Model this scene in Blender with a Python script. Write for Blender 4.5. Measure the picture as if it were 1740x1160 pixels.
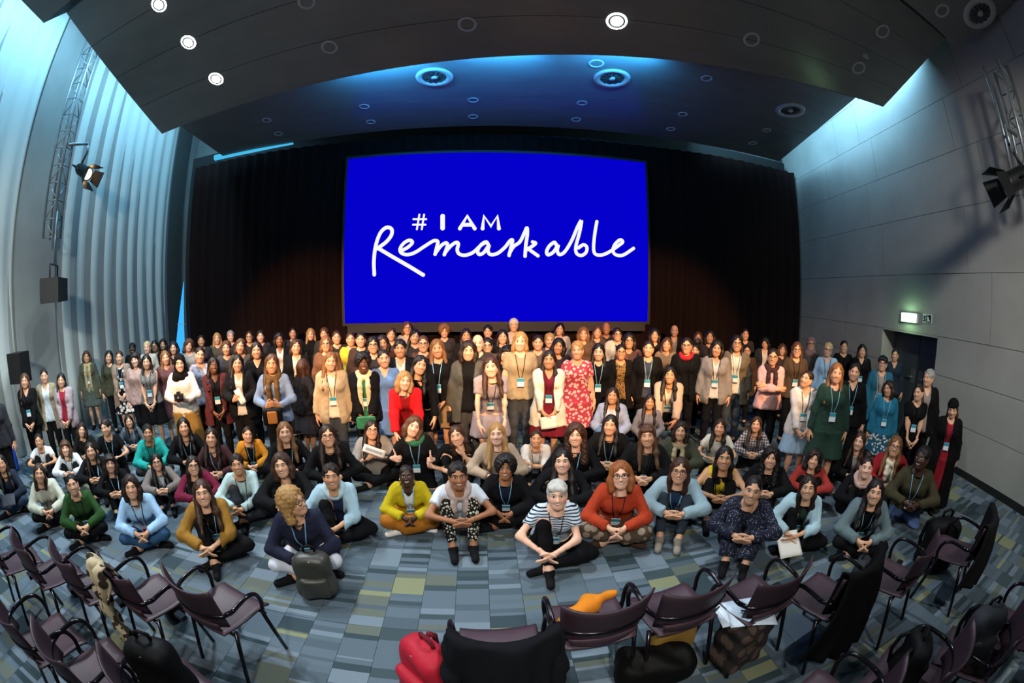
import bpy, math, random
import numpy as np
from mathutils import Vector, Matrix
random.seed(7)
for o in list(bpy.data.objects): bpy.data.objects.remove(o)
# ---------------------------------------------------------------- camera (a very wide fisheye lens, r = f * angle)
F,YAW,PITCH,CX,CY,CH=686.,.0722,-.1169,870.,580.,2.2      # focal length and centre in pixels of the 1740x1160 frame, eye height
cf=Vector((math.sin(YAW)*math.cos(PITCH),math.cos(YAW)*math.cos(PITCH),math.sin(PITCH)))
cr=Vector((math.cos(YAW),-math.sin(YAW),0)); cu=cr.cross(cf); EYE=Vector((0,0,CH))
cam=bpy.data.cameras.new('camera'); co=bpy.data.objects.new('camera',cam); bpy.context.collection.objects.link(co)
co.matrix_world=Matrix(((cr.x,cu.x,-cf.x,0),(cr.y,cu.y,-cf.y,0),(cr.z,cu.z,-cf.z,CH),(0,0,0,1)))
cam.type='PANO'; cam.panorama_type='FISHEYE_LENS_POLYNOMIAL'; cam.sensor_width=36; cam.sensor_height=24; cam.sensor_fit='HORIZONTAL'
cam.fisheye_fov=6.2; cam.fisheye_polynomial_k0=0; cam.fisheye_polynomial_k1=-1740/36/F
cam.fisheye_polynomial_k2=0; cam.fisheye_polynomial_k3=0; cam.fisheye_polynomial_k4=0
bpy.context.scene.camera=co
def ray(x,y):
    dx,dy=x-CX,CY-y; th=math.hypot(dx,dy)/F; ph=math.atan2(dy,dx)
    return math.sin(th)*math.cos(ph)*cr+math.sin(th)*math.sin(ph)*cu+math.cos(th)*cf
def at_z(x,y,z): d=ray(x,y); return EYE+d*((z-CH)/d.z)
def at_plane(x,y,p,n): d=ray(x,y); n=Vector(n); return EYE+d*((Vector(p)-EYE).dot(n)/d.dot(n))
# ---------------------------------------------------------------- world and exposure
sc=bpy.context.scene
w=bpy.data.worlds.new('world'); sc.world=w; w.use_nodes=True
w.node_tree.nodes['Background'].inputs[0].default_value=(.004,.005,.007,1)
vs=sc.view_settings; vs.view_transform='Standard'; vs.look='None'; vs.gamma=1; vs.use_curve_mapping=False; vs.exposure=0.
# ---------------------------------------------------------------- room light: cool coves above the ceiling edges, added warm wash and fill from behind the viewer
def area_light(name, loc, target, sx, sy, energy, col, spread=math.pi):
    l=bpy.data.lights.new(name,'AREA'); l.shape='RECTANGLE'; l.size=sx; l.size_y=sy; l.energy=energy; l.color=col; l.spread=spread
    o=bpy.data.objects.new(name,l); bpy.context.collection.objects.link(o)
    d=Vector(target)-Vector(loc); o.location=loc
    z=-d.normalized(); y=Vector((0,1,0)) if abs(z.y)<.9 else Vector((0,0,1)); x=y.cross(z).normalized(); y=z.cross(x)
    o.matrix_world=Matrix(((x.x,y.x,z.x,loc[0]),(x.y,y.y,z.y,loc[1]),(x.z,y.z,z.z,loc[2]),(0,0,0,1)))
    return o
def spot_light(name, loc, target, energy, col, angle, blend=.4, radius=.08):
    l=bpy.data.lights.new(name,'SPOT'); l.energy=energy; l.color=col; l.spot_size=math.radians(angle); l.spot_blend=blend; l.shadow_soft_size=radius
    o=bpy.data.objects.new(name,l); bpy.context.collection.objects.link(o); o.location=loc
    o.rotation_euler=(Vector(target)-Vector(loc)).to_track_quat('-Z','Y').to_euler(); return o
CYAN=(.30,.68,1.); WARM=(1.,.54,.24); FILL=(1.,.97,.90); DOWN=600; GLOW=55
area_light('cove_light_left',(-6.5,3.6,7.6),(-7.9,3.6,5.2),.3,9.,370,CYAN)
area_light('cove_light_right',(6.2,4.2,6.6),(7.6,4.6,6.2),.2,7.5,420,CYAN)
WASH=[(-3.0,-3.4,'far left'),(-1.0,-1.1,'left of centre'),(1.0,1.2,'right of centre'),(3.0,3.5,'far right')]
for x_,tx,_ in WASH: spot_light('added_warm_wash',(x_,-1.75,4.75),(tx,6.2,1.45),4000,WARM,31,.55,.12)  # unseen spots added for even warm light on the standing rows
for x_,tx,ty in ((-2.2,-4.2,2.2),(-.6,-.8,2.4),(.8,1.2,2.4),(2.4,5.2,2.0)): spot_light('added_fill',(x_,-1.75,4.75),(tx,ty,.7),620,FILL,64,.9,.25)  # unseen fill added to brighten the seated rows from the front
spot_light('added_fill_left_wall',(-2.6,-1.75,4.75),(-7.6,4.5,2.2),1700,FILL,56,.9,.25)  # unseen fill added to brighten the left curtains
spot_light('added_fill_right_wall',(2.6,-1.75,4.75),(7.0,3.0,2.6),820,FILL,60,.9,.25)  # unseen fill added to brighten the concrete wall
# ---------------------------------------------------------------- helpers
COL = bpy.context.collection
MATS = {}
def link(o, parent=None):
    COL.objects.link(o)
    if parent is not None: o.parent = parent
    return o
def tag(o, label=None, cat=None, group=None, kind=None):
    if label: o['label'] = label
    if cat: o['category'] = cat
    if group: o['group'] = group
    if kind: o['kind'] = kind
    return o
def empty(name, loc=(0,0,0), rz=0., parent=None):
    o = bpy.data.objects.new(name, None); o.empty_display_size = .1
    o.location = loc; o.rotation_euler = (0,0,rz)
    return link(o, parent)
def raw_mesh(name, verts, faces, smooth=True):
    """faces: list of index tuples, or an (n,4) array of quads"""
    me = bpy.data.meshes.new(name)
    verts = np.asarray(verts, np.float32)
    if isinstance(faces, np.ndarray):
        n = len(faces)
        me.vertices.add(len(verts)); me.vertices.foreach_set('co', verts.ravel())
        me.loops.add(4*n); me.loops.foreach_set('vertex_index', faces.astype(np.int32).ravel())
        me.polygons.add(n); me.polygons.foreach_set('loop_start', np.arange(n, dtype=np.int32)*4)
        me.update(calc_edges=True)
    else:
        me.from_pydata([tuple(v) for v in verts], [], faces); me.update()
    if smooth: me.polygons.foreach_set('use_smooth', np.ones(len(me.polygons), bool))
    return me
def obj(name, me, mat=None, parent=None, loc=None, mw=None):
    o = bpy.data.objects.new(name, me); link(o, parent)
    if mat is not None:
        if len(me.materials) == 0: me.materials.append(None)
        o.material_slots[0].link = 'OBJECT'; o.material_slots[0].material = mat
    if loc is not None: o.location = loc
    if mw is not None: o.matrix_local = mw
    return o
class MB:
    """collects simple shapes into one mesh"""
    def __init__(s): s.v=[]; s.f=[]
    def add(s, vs, fs):
        b=len(s.v); s.v += [tuple(v) for v in vs]; s.f += [tuple(i+b for i in f) for f in fs]; return s
    def box(s, c, d, rot=None):
        hx,hy,hz=d[0]/2,d[1]/2,d[2]/2
        vs=[Vector((x*hx,y*hy,z*hz)) for x in(-1,1) for y in(-1,1) for z in(-1,1)]
        if rot is not None: vs=[rot@v for v in vs]
        vs=[v+Vector(c) for v in vs]
        return s.add(vs,[(0,1,3,2),(4,6,7,5),(0,4,5,1),(2,3,7,6),(0,2,6,4),(1,5,7,3)])
    def tube(s, pts, r, n=8, closed=False):
        pts=[Vector(p) for p in pts]; m=len(pts); rings=[]
        up=None
        for i,p in enumerate(pts):
            a=pts[i-1] if (i>0 or closed) else p; b=pts[(i+1)%m] if (i<m-1 or closed) else p
            t=(b-a).normalized() if (b-a).length>1e-9 else Vector((0,0,1))
            if up is None:
                up=Vector((0,0,1)) if abs(t.z)<.9 else Vector((1,0,0))
            x=t.cross(up)
            if x.length<1e-4: x=t.cross(Vector((1,0.3,0)))
            x.normalize(); y=x.cross(t).normalized(); up=y
            rr=r[i] if isinstance(r,(list,tuple)) else r
            rings.append([p+x*(math.cos(2*math.pi*k/n)*rr)+y*(math.sin(2*math.pi*k/n)*rr) for k in range(n)])
        vs=[v for g in rings for v in g]; fs=[]
        for i in range(m if closed else m-1):
            j=(i+1)%m
            for k in range(n): fs.append((i*n+k,i*n+(k+1)%n,j*n+(k+1)%n,j*n+k))
        if not closed: fs += [tuple(range(n-1,-1,-1)), tuple(range((m-1)*n,m*n))]
        return s.add(vs,fs)
    def lathe(s, prof, n=24, mw=None):
        vs=[];fs=[]
        for (r,z) in prof:
            for k in range(n): vs.append(Vector((r*math.cos(2*math.pi*k/n),r*math.sin(2*math.pi*k/n),z)))
        for i in range(len(prof)-1):
            for k in range(n): fs.append((i*n+k,i*n+(k+1)%n,(i+1)*n+(k+1)%n,(i+1)*n+k))
        if mw is not None: vs=[mw@v for v in vs]
        return s.add(vs,fs)
    def grid(s, fn, nu, nv, thick=0.):
        """fn(u,v)->point; with a thickness a closed slab along the normal"""
        P=[[Vector(fn(i/nu,j/nv)) for j in range(nv+1)] for i in range(nu+1)]
        W=nv+1; vs=[p for row in P for p in row]
        fs=[(i*W+j,(i+1)*W+j,(i+1)*W+j+1,i*W+j+1) for i in range(nu) for j in range(nv)]
        if thick:
            N=[]
            for i in range(nu+1):
                for j in range(nv+1):
                    a=P[min(i+1,nu)][j]-P[max(i-1,0)][j]; b=P[i][min(j+1,nv)]-P[i][max(j-1,0)]
                    n=a.cross(b); N.append(n.normalized() if n.length>1e-12 else Vector((0,0,1)))
            b=len(vs); vs += [v-n*thick for v,n in zip(list(vs),N)]
            fs += [tuple(i+b for i in reversed(f)) for f in list(fs)]
            ring=[i*W for i in range(nu)]+[nu*W+j for j in range(nv)]+[i*W+nv for i in range(nu,0,-1)]+[j for j in range(nv,0,-1)]
            for a,c in zip(ring,ring[1:]+ring[:1]): fs.append((c,a,a+b,c+b))
        return s.add(vs,fs)
    def mesh(s, name, smooth=False): return raw_mesh(name, s.v, s.f, smooth)
    def build(s, name, mat, parent=None, smooth=False, **k): return obj(name, s.mesh(name, smooth), mat, parent, **k)

# ---------------------------------------------------------------- materials
def srgb(h):
    h=h.lstrip('#'); c=[int(h[i:i+2],16)/255 for i in (0,2,4)]
    return tuple(x/12.92 if x<=.04045 else ((x+.055)/1.055)**2.4 for x in c)
def new_mat(name):
    m=bpy.data.materials.new(name); m.use_nodes=True; nt=m.node_tree
    return m, nt, nt.nodes['Principled BSDF']
def N(nt, t, **k):
    n=nt.nodes.new(t)
    for a,v in k.items(): setattr(n,a,v)
    return n
def math_node(nt, op, a, b=None, c=None, clamp=False):
    n=N(nt,'ShaderNodeMath',operation=op,use_clamp=clamp)
    for i,x in enumerate((a,b,c)):
        if x is None: continue
        if isinstance(x,(int,float)): n.inputs[i].default_value=x
        else: nt.links.new(x,n.inputs[i])
    return n.outputs[0]
def mix_col(nt, fac, a, b):
    n=N(nt,'ShaderNodeMix',data_type='RGBA')
    for i,x in ((0,fac),(6,a),(7,b)):
        if isinstance(x,(int,float)): n.inputs[i].default_value=x
        elif isinstance(x,tuple): n.inputs[i].default_value=(*x[:3],1)
        else: nt.links.new(x,n.inputs[i])
    return n.outputs[2]
def ramp(nt, fac, stops, interp='LINEAR'):
    n=N(nt,'ShaderNodeValToRGB'); n.color_ramp.interpolation=interp; e=n.color_ramp.elements
    while len(e)<len(stops): e.new(.5)
    for q,(p,c) in zip(e,stops): q.position=p; q.color=(*c[:3],1)
    nt.links.new(fac,n.inputs[0]); return n.outputs[0]
def bump(nt, bsdf, height, strength=.3, dist=.01):
    b=N(nt,'ShaderNodeBump'); b.inputs['Strength'].default_value=strength; b.inputs['Distance'].default_value=dist
    nt.links.new(height,b.inputs['Height']); nt.links.new(b.outputs[0],bsdf.inputs['Normal'])
def coords(nt, which='Object', scale=None):
    t=N(nt,'ShaderNodeTexCoord'); o=t.outputs[which]
    if scale is not None:
        m=N(nt,'ShaderNodeMapping'); m.inputs['Scale'].default_value=scale; nt.links.new(o,m.inputs[0]); o=m.outputs[0]
    return o
def noise(nt, vec, scale, detail=3., out='Fac'):
    n=N(nt,'ShaderNodeTexNoise'); n.inputs['Scale'].default_value=scale; n.inputs['Detail'].default_value=detail
    nt.links.new(vec,n.inputs['Vector']); return n.outputs[out]
def plain(name, col, rough=.5, metal=0., var=0., spec=.5):
    if name in MATS: return MATS[name]
    m,nt,b=new_mat(name); c=srgb(col) if isinstance(col,str) else col
    b.inputs['Base Color'].default_value=(*c,1); b.inputs['Roughness'].default_value=rough; b.inputs['Metallic'].default_value=metal
    b.inputs['Specular IOR Level'].default_value=spec
    if var:
        f=noise(nt,coords(nt),6,4)
        nt.links.new(mix_col(nt,f,tuple(x*(1-var) for x in c),tuple(min(1,x*(1+var)) for x in c)),b.inputs['Base Color'])
    MATS[name]=m; return m
def emit(name, col, strength, spec=.3):
    if name in MATS: return MATS[name]
    m,nt,b=new_mat(name); c=srgb(col) if isinstance(col,str) else col
    b.inputs['Base Color'].default_value=(0,0,0,1); b.inputs['Emission Color'].default_value=(*c,1); b.inputs['Emission Strength'].default_value=strength
    b.inputs['Roughness'].default_value=.6; b.inputs['Specular IOR Level'].default_value=spec
    MATS[name]=m; return m
def cloth(col, pattern='plain', col2='#ffffff', rough=.88):
    key=('cloth',col,pattern,col2,rough)
    if key in MATS: return MATS[key]
    m,nt,b=new_mat('cloth_'+pattern); c=srgb(col); c2=srgb(col2); v=coords(nt); dark=max(c)<.02; c=tuple(x*.5 for x in c) if dark else c
    b.inputs['Roughness'].default_value=rough; b.inputs['Specular IOR Level'].default_value=.12 if dark else .22
    var=noise(nt,v,9,3)
    base=mix_col(nt,var,tuple(x*.82 for x in c),tuple(min(1,x*1.15+.002) for x in c))
    if pattern!='plain':
        sep=N(nt,'ShaderNodeSeparateXYZ'); nt.links.new(v,sep.inputs[0])
        if pattern=='stripe':
            f=math_node(nt,'GREATER_THAN',math_node(nt,'FRACT',math_node(nt,'MULTIPLY',sep.outputs[2],42.)),.62)
        elif pattern=='plaid':
            f=math_node(nt,'MULTIPLY',math_node(nt,'ADD',math_node(nt,'GREATER_THAN',math_node(nt,'FRACT',math_node(nt,'MULTIPLY',sep.outputs[2],24.)),.55),math_node(nt,'GREATER_THAN',math_node(nt,'FRACT',math_node(nt,'MULTIPLY',sep.outputs[0],24.)),.55)),.5)
        elif pattern in ('floral','blotch','speckle','leopard'):
            n=N(nt,'ShaderNodeTexVoronoi'); n.inputs['Scale'].default_value={'floral':22,'blotch':13,'speckle':95,'leopard':42}[pattern]
            nt.links.new(v,n.inputs['Vector'])
            f=math_node(nt,'LESS_THAN',n.outputs['Distance'],{'floral':.42,'blotch':.45,'speckle':.3,'leopard':.4}[pattern])
            if pattern=='speckle': f=math_node(nt,'MULTIPLY',f,math_node(nt,'GREATER_THAN',noise(nt,v,40,1),.52))
        base=mix_col(nt,f,base,c2)
    nt.links.new(base,b.inputs['Base Color'])
    fold=noise(nt,coords(nt,'Object',(13,13,5)),1.,2)
    bump(nt,b,fold,.5,.012)
    MATS[key]=m; return m
def hair_mat(col):
    key=('hair',col)
    if key in MATS: return MATS[key]
    m,nt,b=new_mat('hair'); c=srgb(col); v=coords(nt,'Object',(95,95,7))
    f=noise(nt,v,1.,3)
    nt.links.new(mix_col(nt,f,tuple(x*.45 for x in c),tuple(min(1,x*1.6) for x in c)),b.inputs['Base Color'])
    b.inputs['Roughness'].default_value=.48; b.inputs['Specular IOR Level'].default_value=.35
    bump(nt,b,f,.6,.008); MATS[key]=m; return m
def skin_mat(col, lips='#a8483f', brow='#3a2418'):
    key=('skin',col,brow)
    if key in MATS: return MATS[key]
    m,nt,b=new_mat('skin'); c=srgb(col)
    a=N(nt,'ShaderNodeAttribute',attribute_name='hl'); s=N(nt,'ShaderNodeSeparateXYZ'); nt.links.new(a.outputs['Vector'],s.inputs[0])
    ax=math_node(nt,'ABSOLUTE',s.outputs[0]); z=s.outputs[2]
    front=math_node(nt,'LESS_THAN',s.outputs[1],-.05)
    def ell(x,x0,z0,rx,rz,soft=.35,bend=0.):
        dx=math_node(nt,'DIVIDE',math_node(nt,'SUBTRACT',x,x0),rx)
        d2=math_node(nt,'MULTIPLY',dx,dx)
        zz=math_node(nt,'SUBTRACT',z,z0)
        if bend: zz=math_node(nt,'SUBTRACT',zz,math_node(nt,'MULTIPLY',d2,bend))
        dz=math_node(nt,'DIVIDE',zz,rz)
        q=math_node(nt,'ADD',d2,math_node(nt,'MULTIPLY',dz,dz))
        f=math_node(nt,'DIVIDE',math_node(nt,'SUBTRACT',1.+soft,q),2*soft,clamp=True)
        return math_node(nt,'MULTIPLY',f,front)
    var=noise(nt,coords(nt),14,3)
    base=mix_col(nt,var,tuple(x*.88 for x in c),tuple(min(1,x*1.08) for x in c))
    base=mix_col(nt,math_node(nt,'MULTIPLY',ell(ax,.042,-.035,.026,.02,.9),.35),base,(c[0]*.95,c[1]*.62,c[2]*.58))
    base=mix_col(nt,math_node(nt,'MULTIPLY',ell(ax,.033,.023,.0225,.0050,.6,-.005),.92),base,srgb(brow))
    base=mix_col(nt,math_node(nt,'MULTIPLY',ell(ax,.032,.0015,.0205,.0108,.4),.8),base,tuple(x*.32 for x in c))
    base=mix_col(nt,ell(ax,.032,0.,.0150,.0062,.3),base,(.62,.6,.56))
    base=mix_col(nt,ell(ax,.0315,.0005,.0078,.0078,.3),base,(.02,.012,.008))
    base=mix_col(nt,math_node(nt,'MULTIPLY',ell(ax,0.,-.0625,.032,.0135,.3,.006),.85),base,(c[0]*.55+.04,c[1]*.28+.01,c[2]*.28+.012))
    base=mix_col(nt,ell(ax,0.,-.0618,.0240,.0062,.3,.006),base,(.75,.72,.66))
    base=mix_col(nt,math_node(nt,'MULTIPLY',ell(ax,.0085,-.047,.0055,.003,.5),.5),base,tuple(x*.3 for x in c))
    nt.links.new(base,b.inputs['Base Color'])
    b.inputs['Roughness'].default_value=.52; b.inputs['Specular IOR Level'].default_value=.4
    MATS[key]=m; return m

# ---------------------------------------------------------------- implicit surfaces
def A3(p): return np.array((p[0],p[1],p[2]),np.float32)
def rcone(P, a, b, ra, rb):
    a=A3(a); b=A3(b); ab=b-a; L=float(ab@ab)
    if L<1e-10: return np.linalg.norm(P-a,axis=-1)-max(ra,rb)
    t=np.clip(((P-a)@ab)/L,0,1)
    return np.linalg.norm(P-(a+t[...,None]*ab),axis=-1)-(ra+t*(rb-ra))
def ellip(P, c, r):
    q=(P-A3(c))/A3(r); k0=np.linalg.norm(q,axis=-1); return (k0-1)*min(r)
def smin(a,b,k):
    if k<=0: return np.minimum(a,b)
    h=np.maximum(k-np.abs(a-b),0)/k; return np.minimum(a,b)-h*h*k*.25
def smax(a,b,k): return -smin(-a,-b,k)
def union(P, prims, k=.04, grow=0.):
    d=None
    for p in prims:
        q=rcone(P,p[0],p[1],p[2]+grow,p[3]+grow) if len(p)==4 else rcone(P,p[0],p[1],p[2]+grow,p[3]+grow)
        kk=p[4] if len(p)>4 else k
        d=q if d is None else smin(d,q,kk)
    return d
def bounds(prims, pad=.06):
    pts=[];
    for p in prims:
        for q,r in ((p[0],p[2]),(p[1],p[3])):
            pts.append(A3(q)-r); pts.append(A3(q)+r)
    pts=np.array(pts); return pts.min(0)-pad, pts.max(0)+pad
def surf(fn, lo, hi, h, smooth=1):
    """surface nets of fn(P)=0 over a box"""
    lo=np.asarray(lo,np.float32); hi=np.asarray(hi,np.float32)
    n=np.maximum(np.ceil((hi-lo)/h).astype(int)+1,4)
    g=[lo[i]+h*np.arange(n[i],dtype=np.float32) for i in range(3)]
    P=np.stack(np.meshgrid(*g,indexing='ij'),-1)
    f=fn(P).astype(np.float32); f[f==0]=1e-6
    s=f<0
    c=[s[i:n[0]-1+i,j:n[1]-1+j,k:n[2]-1+k] for i in(0,1) for j in(0,1) for k in(0,1)]
    cnt=sum(x.astype(np.int8) for x in c); mixed=(cnt>0)&(cnt<8)
    idx=-np.ones(mixed.shape,np.int32); ii=np.argwhere(mixed); idx[mixed]=np.arange(len(ii))
    acc=np.zeros((len(ii),3),np.float32); num=np.zeros(len(ii),np.float32)
    off=[(i,j,k) for i in(0,1) for j in(0,1) for k in(0,1)]
    for a in off:
        for ax in range(3):
            if a[ax]==1: continue
            b=list(a); b[ax]=1
            fa=f[ii[:,0]+a[0],ii[:,1]+a[1],ii[:,2]+a[2]]; fb=f[ii[:,0]+b[0],ii[:,1]+b[1],ii[:,2]+b[2]]
            cr=(fa<0)!=(fb<0); t=np.where(cr,fa/np.where(cr,fa-fb,1),0)
            pos=np.tile(np.array(a,np.float32),(len(ii),1)); pos[:,ax]=t
            acc+=np.where(cr[:,None],pos,0); num+=cr
    V=lo+h*(ii+acc/np.maximum(num,1)[:,None])
    Q=[]
    for ax in range(3):
        o=[(1,2),(2,0),(0,1)][ax]
        sl0=[slice(0,n[q]) for q in range(3)]; sl0[ax]=slice(0,n[ax]-1)
        sl1=[slice(0,n[q]) for q in range(3)]; sl1[ax]=slice(1,n[ax])
        s0=s[tuple(sl0)]; s1=s[tuple(sl1)]
        e=np.argwhere(s0!=s1)
        ok=np.ones(len(e),bool)
        for q in o: ok&=(e[:,q]>=1)&(e[:,q]<n[q]-1)
        e=e[ok]; flip=s0[tuple(e.T)]
        def cell(d1,d2):
            q=e.copy(); q[:,o[0]]+=d1; q[:,o[1]]+=d2; return idx[tuple(q.T)]
        F=np.stack([cell(-1,-1),cell(0,-1),cell(0,0),cell(-1,0)],1)
        F[~flip]=F[~flip][:,::-1]
        Q.append(F)
    Q=np.concatenate(Q)
    Q=Q[(Q>=0).all(1)]
    for _ in range(smooth):
        S=np.zeros_like(V); w=np.zeros(len(V),np.float32)
        for a,b in ((0,1),(1,2),(2,3),(3,0)):
            np.add.at(S,Q[:,a],V[Q[:,b]]); np.add.at(S,Q[:,b],V[Q[:,a]])
            np.add.at(w,Q[:,a],1); np.add.at(w,Q[:,b],1)
        V=V*.5+.5*S/np.maximum(w,1)[:,None]
    return V.astype(np.float32),Q
# ---------------------------------------------------------------- the room
def struct(o): o['kind']='structure'; return o
def concrete(name,col,rough=.8):
    m,nt,b=new_mat(name); c=srgb(col); v=coords(nt); f=noise(nt,v,1.3,6); g=noise(nt,v,9,4)
    a=mix_col(nt,f,tuple(x*.72 for x in c),tuple(min(1,x*1.22) for x in c)); a=mix_col(nt,math_node(nt,'MULTIPLY',g,.35),a,tuple(x*.8 for x in c))
    nt.links.new(a,b.inputs['Base Color']); b.inputs['Roughness'].default_value=rough; b.inputs['Specular IOR Level'].default_value=.3
    bump(nt,b,g,.25,.006); return m
M_CONC=concrete('concrete','#a3a49d'); M_CONC2=concrete('concrete_column','#8f9490'); M_DARK=plain('black_paint','#0b0b0c',.6); M_DOOR=plain('door_paint','#39464c',.45,var=.1)
M_JOINT=plain('joint','#3f4140',.9)
def carpet_mat(name, seedmul):
    m,nt,b=new_mat(name); g=N(nt,'ShaderNodeNewGeometry'); oi=N(nt,'ShaderNodeObjectInfo')
    s=N(nt,'ShaderNodeSeparateXYZ'); nt.links.new(g.outputs['Position'],s.inputs[0])
    # stripes across each plank; two lanes per plank, random start
    lane=math_node(nt,'FLOOR',math_node(nt,'MULTIPLY',s.outputs[0],8.))
    col=math_node(nt,'FLOOR',math_node(nt,'MULTIPLY',s.outputs[0],4.))
    row=math_node(nt,'FLOOR',s.outputs[1])
    def stripes(off,scale,seed):
        v=N(nt,'ShaderNodeTexVoronoi',voronoi_dimensions='1D'); v.inputs['Scale'].default_value=scale; v.inputs['Randomness'].default_value=1.
        nt.links.new(math_node(nt,'ADD',s.outputs[1],math_node(nt,'MULTIPLY',off,seed)),v.inputs['W']); q=N(nt,'ShaderNodeSeparateColor'); nt.links.new(v.outputs['Color'],q.inputs[0]); return q
    A=stripes(math_node(nt,'ADD',col,math_node(nt,'MULTIPLY',row,17.3)),5.0,13.71); B=stripes(col,21.,7.37)
    PAL=[(0.,srgb('#38474e')),(.12,srgb('#5d6c78')),(.30,srgb('#505e68')),(.46,srgb('#72818d')),(.64,srgb('#626a62')),(.72,srgb('#596872')),(.88,srgb('#84896a')),(.94,srgb('#404f55'))]
    c1=ramp(nt,A.outputs[0],PAL,'CONSTANT'); c2=ramp(nt,B.outputs[1],PAL,'CONSTANT')
    c=mix_col(nt,math_node(nt,'GREATER_THAN',B.outputs[2],.62),c1,c2)
    fine=N(nt,'ShaderNodeTexNoise'); fine.inputs['Scale'].default_value=160; nt.links.new(g.outputs['Position'],fine.inputs['Vector'])
    c=mix_col(nt,math_node(nt,'MULTIPLY',fine.outputs['Fac'],.35),c,(.02,.025,.03))
    nt.links.new(c,b.inputs['Base Color']); b.inputs['Roughness'].default_value=.95; b.inputs['Specular IOR Level'].default_value=.1
    bump(nt,b,fine.outputs['Fac'],.4,.003); return m
M_CARPET=carpet_mat('carpet',1.)
fl=struct(MB().box((0,3.2,-.06),(18,13.6,.1)).build('floor',plain('carpet_backing','#2b3136',.95)))
pm=MB().box((0,0,-.005),(.247,.997,.01)).mesh('carpet_plank')
near=[];far=MB()
for i in range(-36,36):
    for j in range(-3,10):
        x=(i+.5)*.25; y=j+.5
        vis=(0<=j<=2 and abs(x)<6.2) or (j in(3,) and 4.6<x<7.0) 
        if vis: near.append((x,y,math.hypot(x,y)))
        else: far.box((x,y,-.005),(.247,.997,.01))
near.sort(key=lambda q:q[2])
for x,y,_ in near[:300]: obj('carpet_plank',pm,M_CARPET,fl,loc=(x,y,0))
for x,y,_ in near[300:]: far.box((x,y,-.005),(.247,.997,.01))
fo=far.build('carpet_planks',M_CARPET,fl); fo['kind']='stuff'
# right wall: concrete panels with recessed joints, a door in a recess
RW0=Vector((6.25,1.5,0)); RWt=Vector((7.95-6.25,7.7-1.5,0)).normalized(); RWn=Vector((-RWt.y,RWt.x,0))
def rw(s,z,off=0.): return RW0+RWt*s+RWn*off+Vector((0,0,z))
def rw_px(x,y,off=0.): p=at_plane(x,y,RW0+RWn*off,RWn); return (p-RW0).dot(RWt),p.z
def rw_box(m,s0,s1,z0,z1,o0,o1):
    q=[rw(s,z,o) for s in(s0,s1) for o in(o0,o1) for z in(z0,z1)]
    return m.add(q,[(0,1,3,2),(4,6,7,5),(0,4,5,1),(2,3,7,6),(0,2,6,4),(1,5,7,3)])
d0=rw_px(1595,568)[0]; d1=rw_px(1499,559)[0]; J1=(rw_px(1595,568)[1]+rw_px(1499,559)[1])/2; J2=(rw_px(1594,642.5)[1]+rw_px(1740,675)[1])/2; J3=(rw_px(1652,737)[1]+rw_px(1740,766)[1])/2
SMAX=6.9
m=MB(); rw_box(m,-6,d0,0,9,-.5,-.03); rw_box(m,d1,SMAX+.8,0,9,-.5,-.03); rw_box(m,d0,d1,J1,9,-.5,-.03); rw_box(m,d0,d1,0,J1,-.5,-.42)
wr=struct(m.build('wall_right',M_JOINT))
zs=[0,J3,J2,J1,J1+.95,J1+1.9,J1+2.75,J1+3.6,J1+4.5,8.9]
def tilt(z0,z1,s): return z0,z1
for k,(z0,z1) in enumerate(zip(zs,zs[1:])):
    if k<3: cuts=[-6,-3.2,-.9,d0,d1,4.6,SMAX+.6]
    else: cuts=[-6,-3.6+.5*(k%2),-1.2+.6*(k%2),1.1-.5*(k%2),3.3+.4*(k%2),5.2-.6*(k%2),SMAX+.6]
    for a,b in zip(cuts,cuts[1:]):
        if k<3 and abs(a-d0)<1e-6: continue
        m=MB(); rw_box(m,a+.004,b-.004,z0+.004,z1-.004,-.029,0); m.build('wall_panel',M_CONC,wr)
m=MB(); rw_box(m,-6,d0,0,.1,0,.012); rw_box(m,d1,SMAX+.5,0,.1,0,.012); struct(m.build('baseboard_right',plain('skirting','#1a1c1d',.5)))
m=MB(); rw_box(m,d0-.0,d0+.02,0,J1,-.42,-.001); rw_box(m,d1-.02,d1,0,J1,-.42,-.001); rw_box(m,d0,d1,J1-.03,J1,-.42,-.001)
dr=struct(m.build('door_1',M_CONC)); dm=(d0+d1)/2
for a,b in((d0+.03,dm-.01),(dm+.01,d1-.03)):
    m=MB(); rw_box(m,a,b,.01,J1-.04,-.415,-.36); lf=m.build('door_leaf',M_DOOR,dr)
    e=b-.1 if a<dm-.2 else a+.1
    m=MB(); rw_box(m,e-.06,e+.06,.95,1.2,-.36,-.352); m.build('lock_plate',plain('brushed_steel','#9aa2a4',.35,.8),lf)
    m=MB(); m.tube([rw(e,1.06,-.352),rw(e,1.06,-.31),rw(e+(.11 if a>dm-.2 else -.11),1.06,-.31)],.011,8); m.build('door_handle',plain('brushed_steel','#9aa2a4',.35,.8),lf,True)
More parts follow.
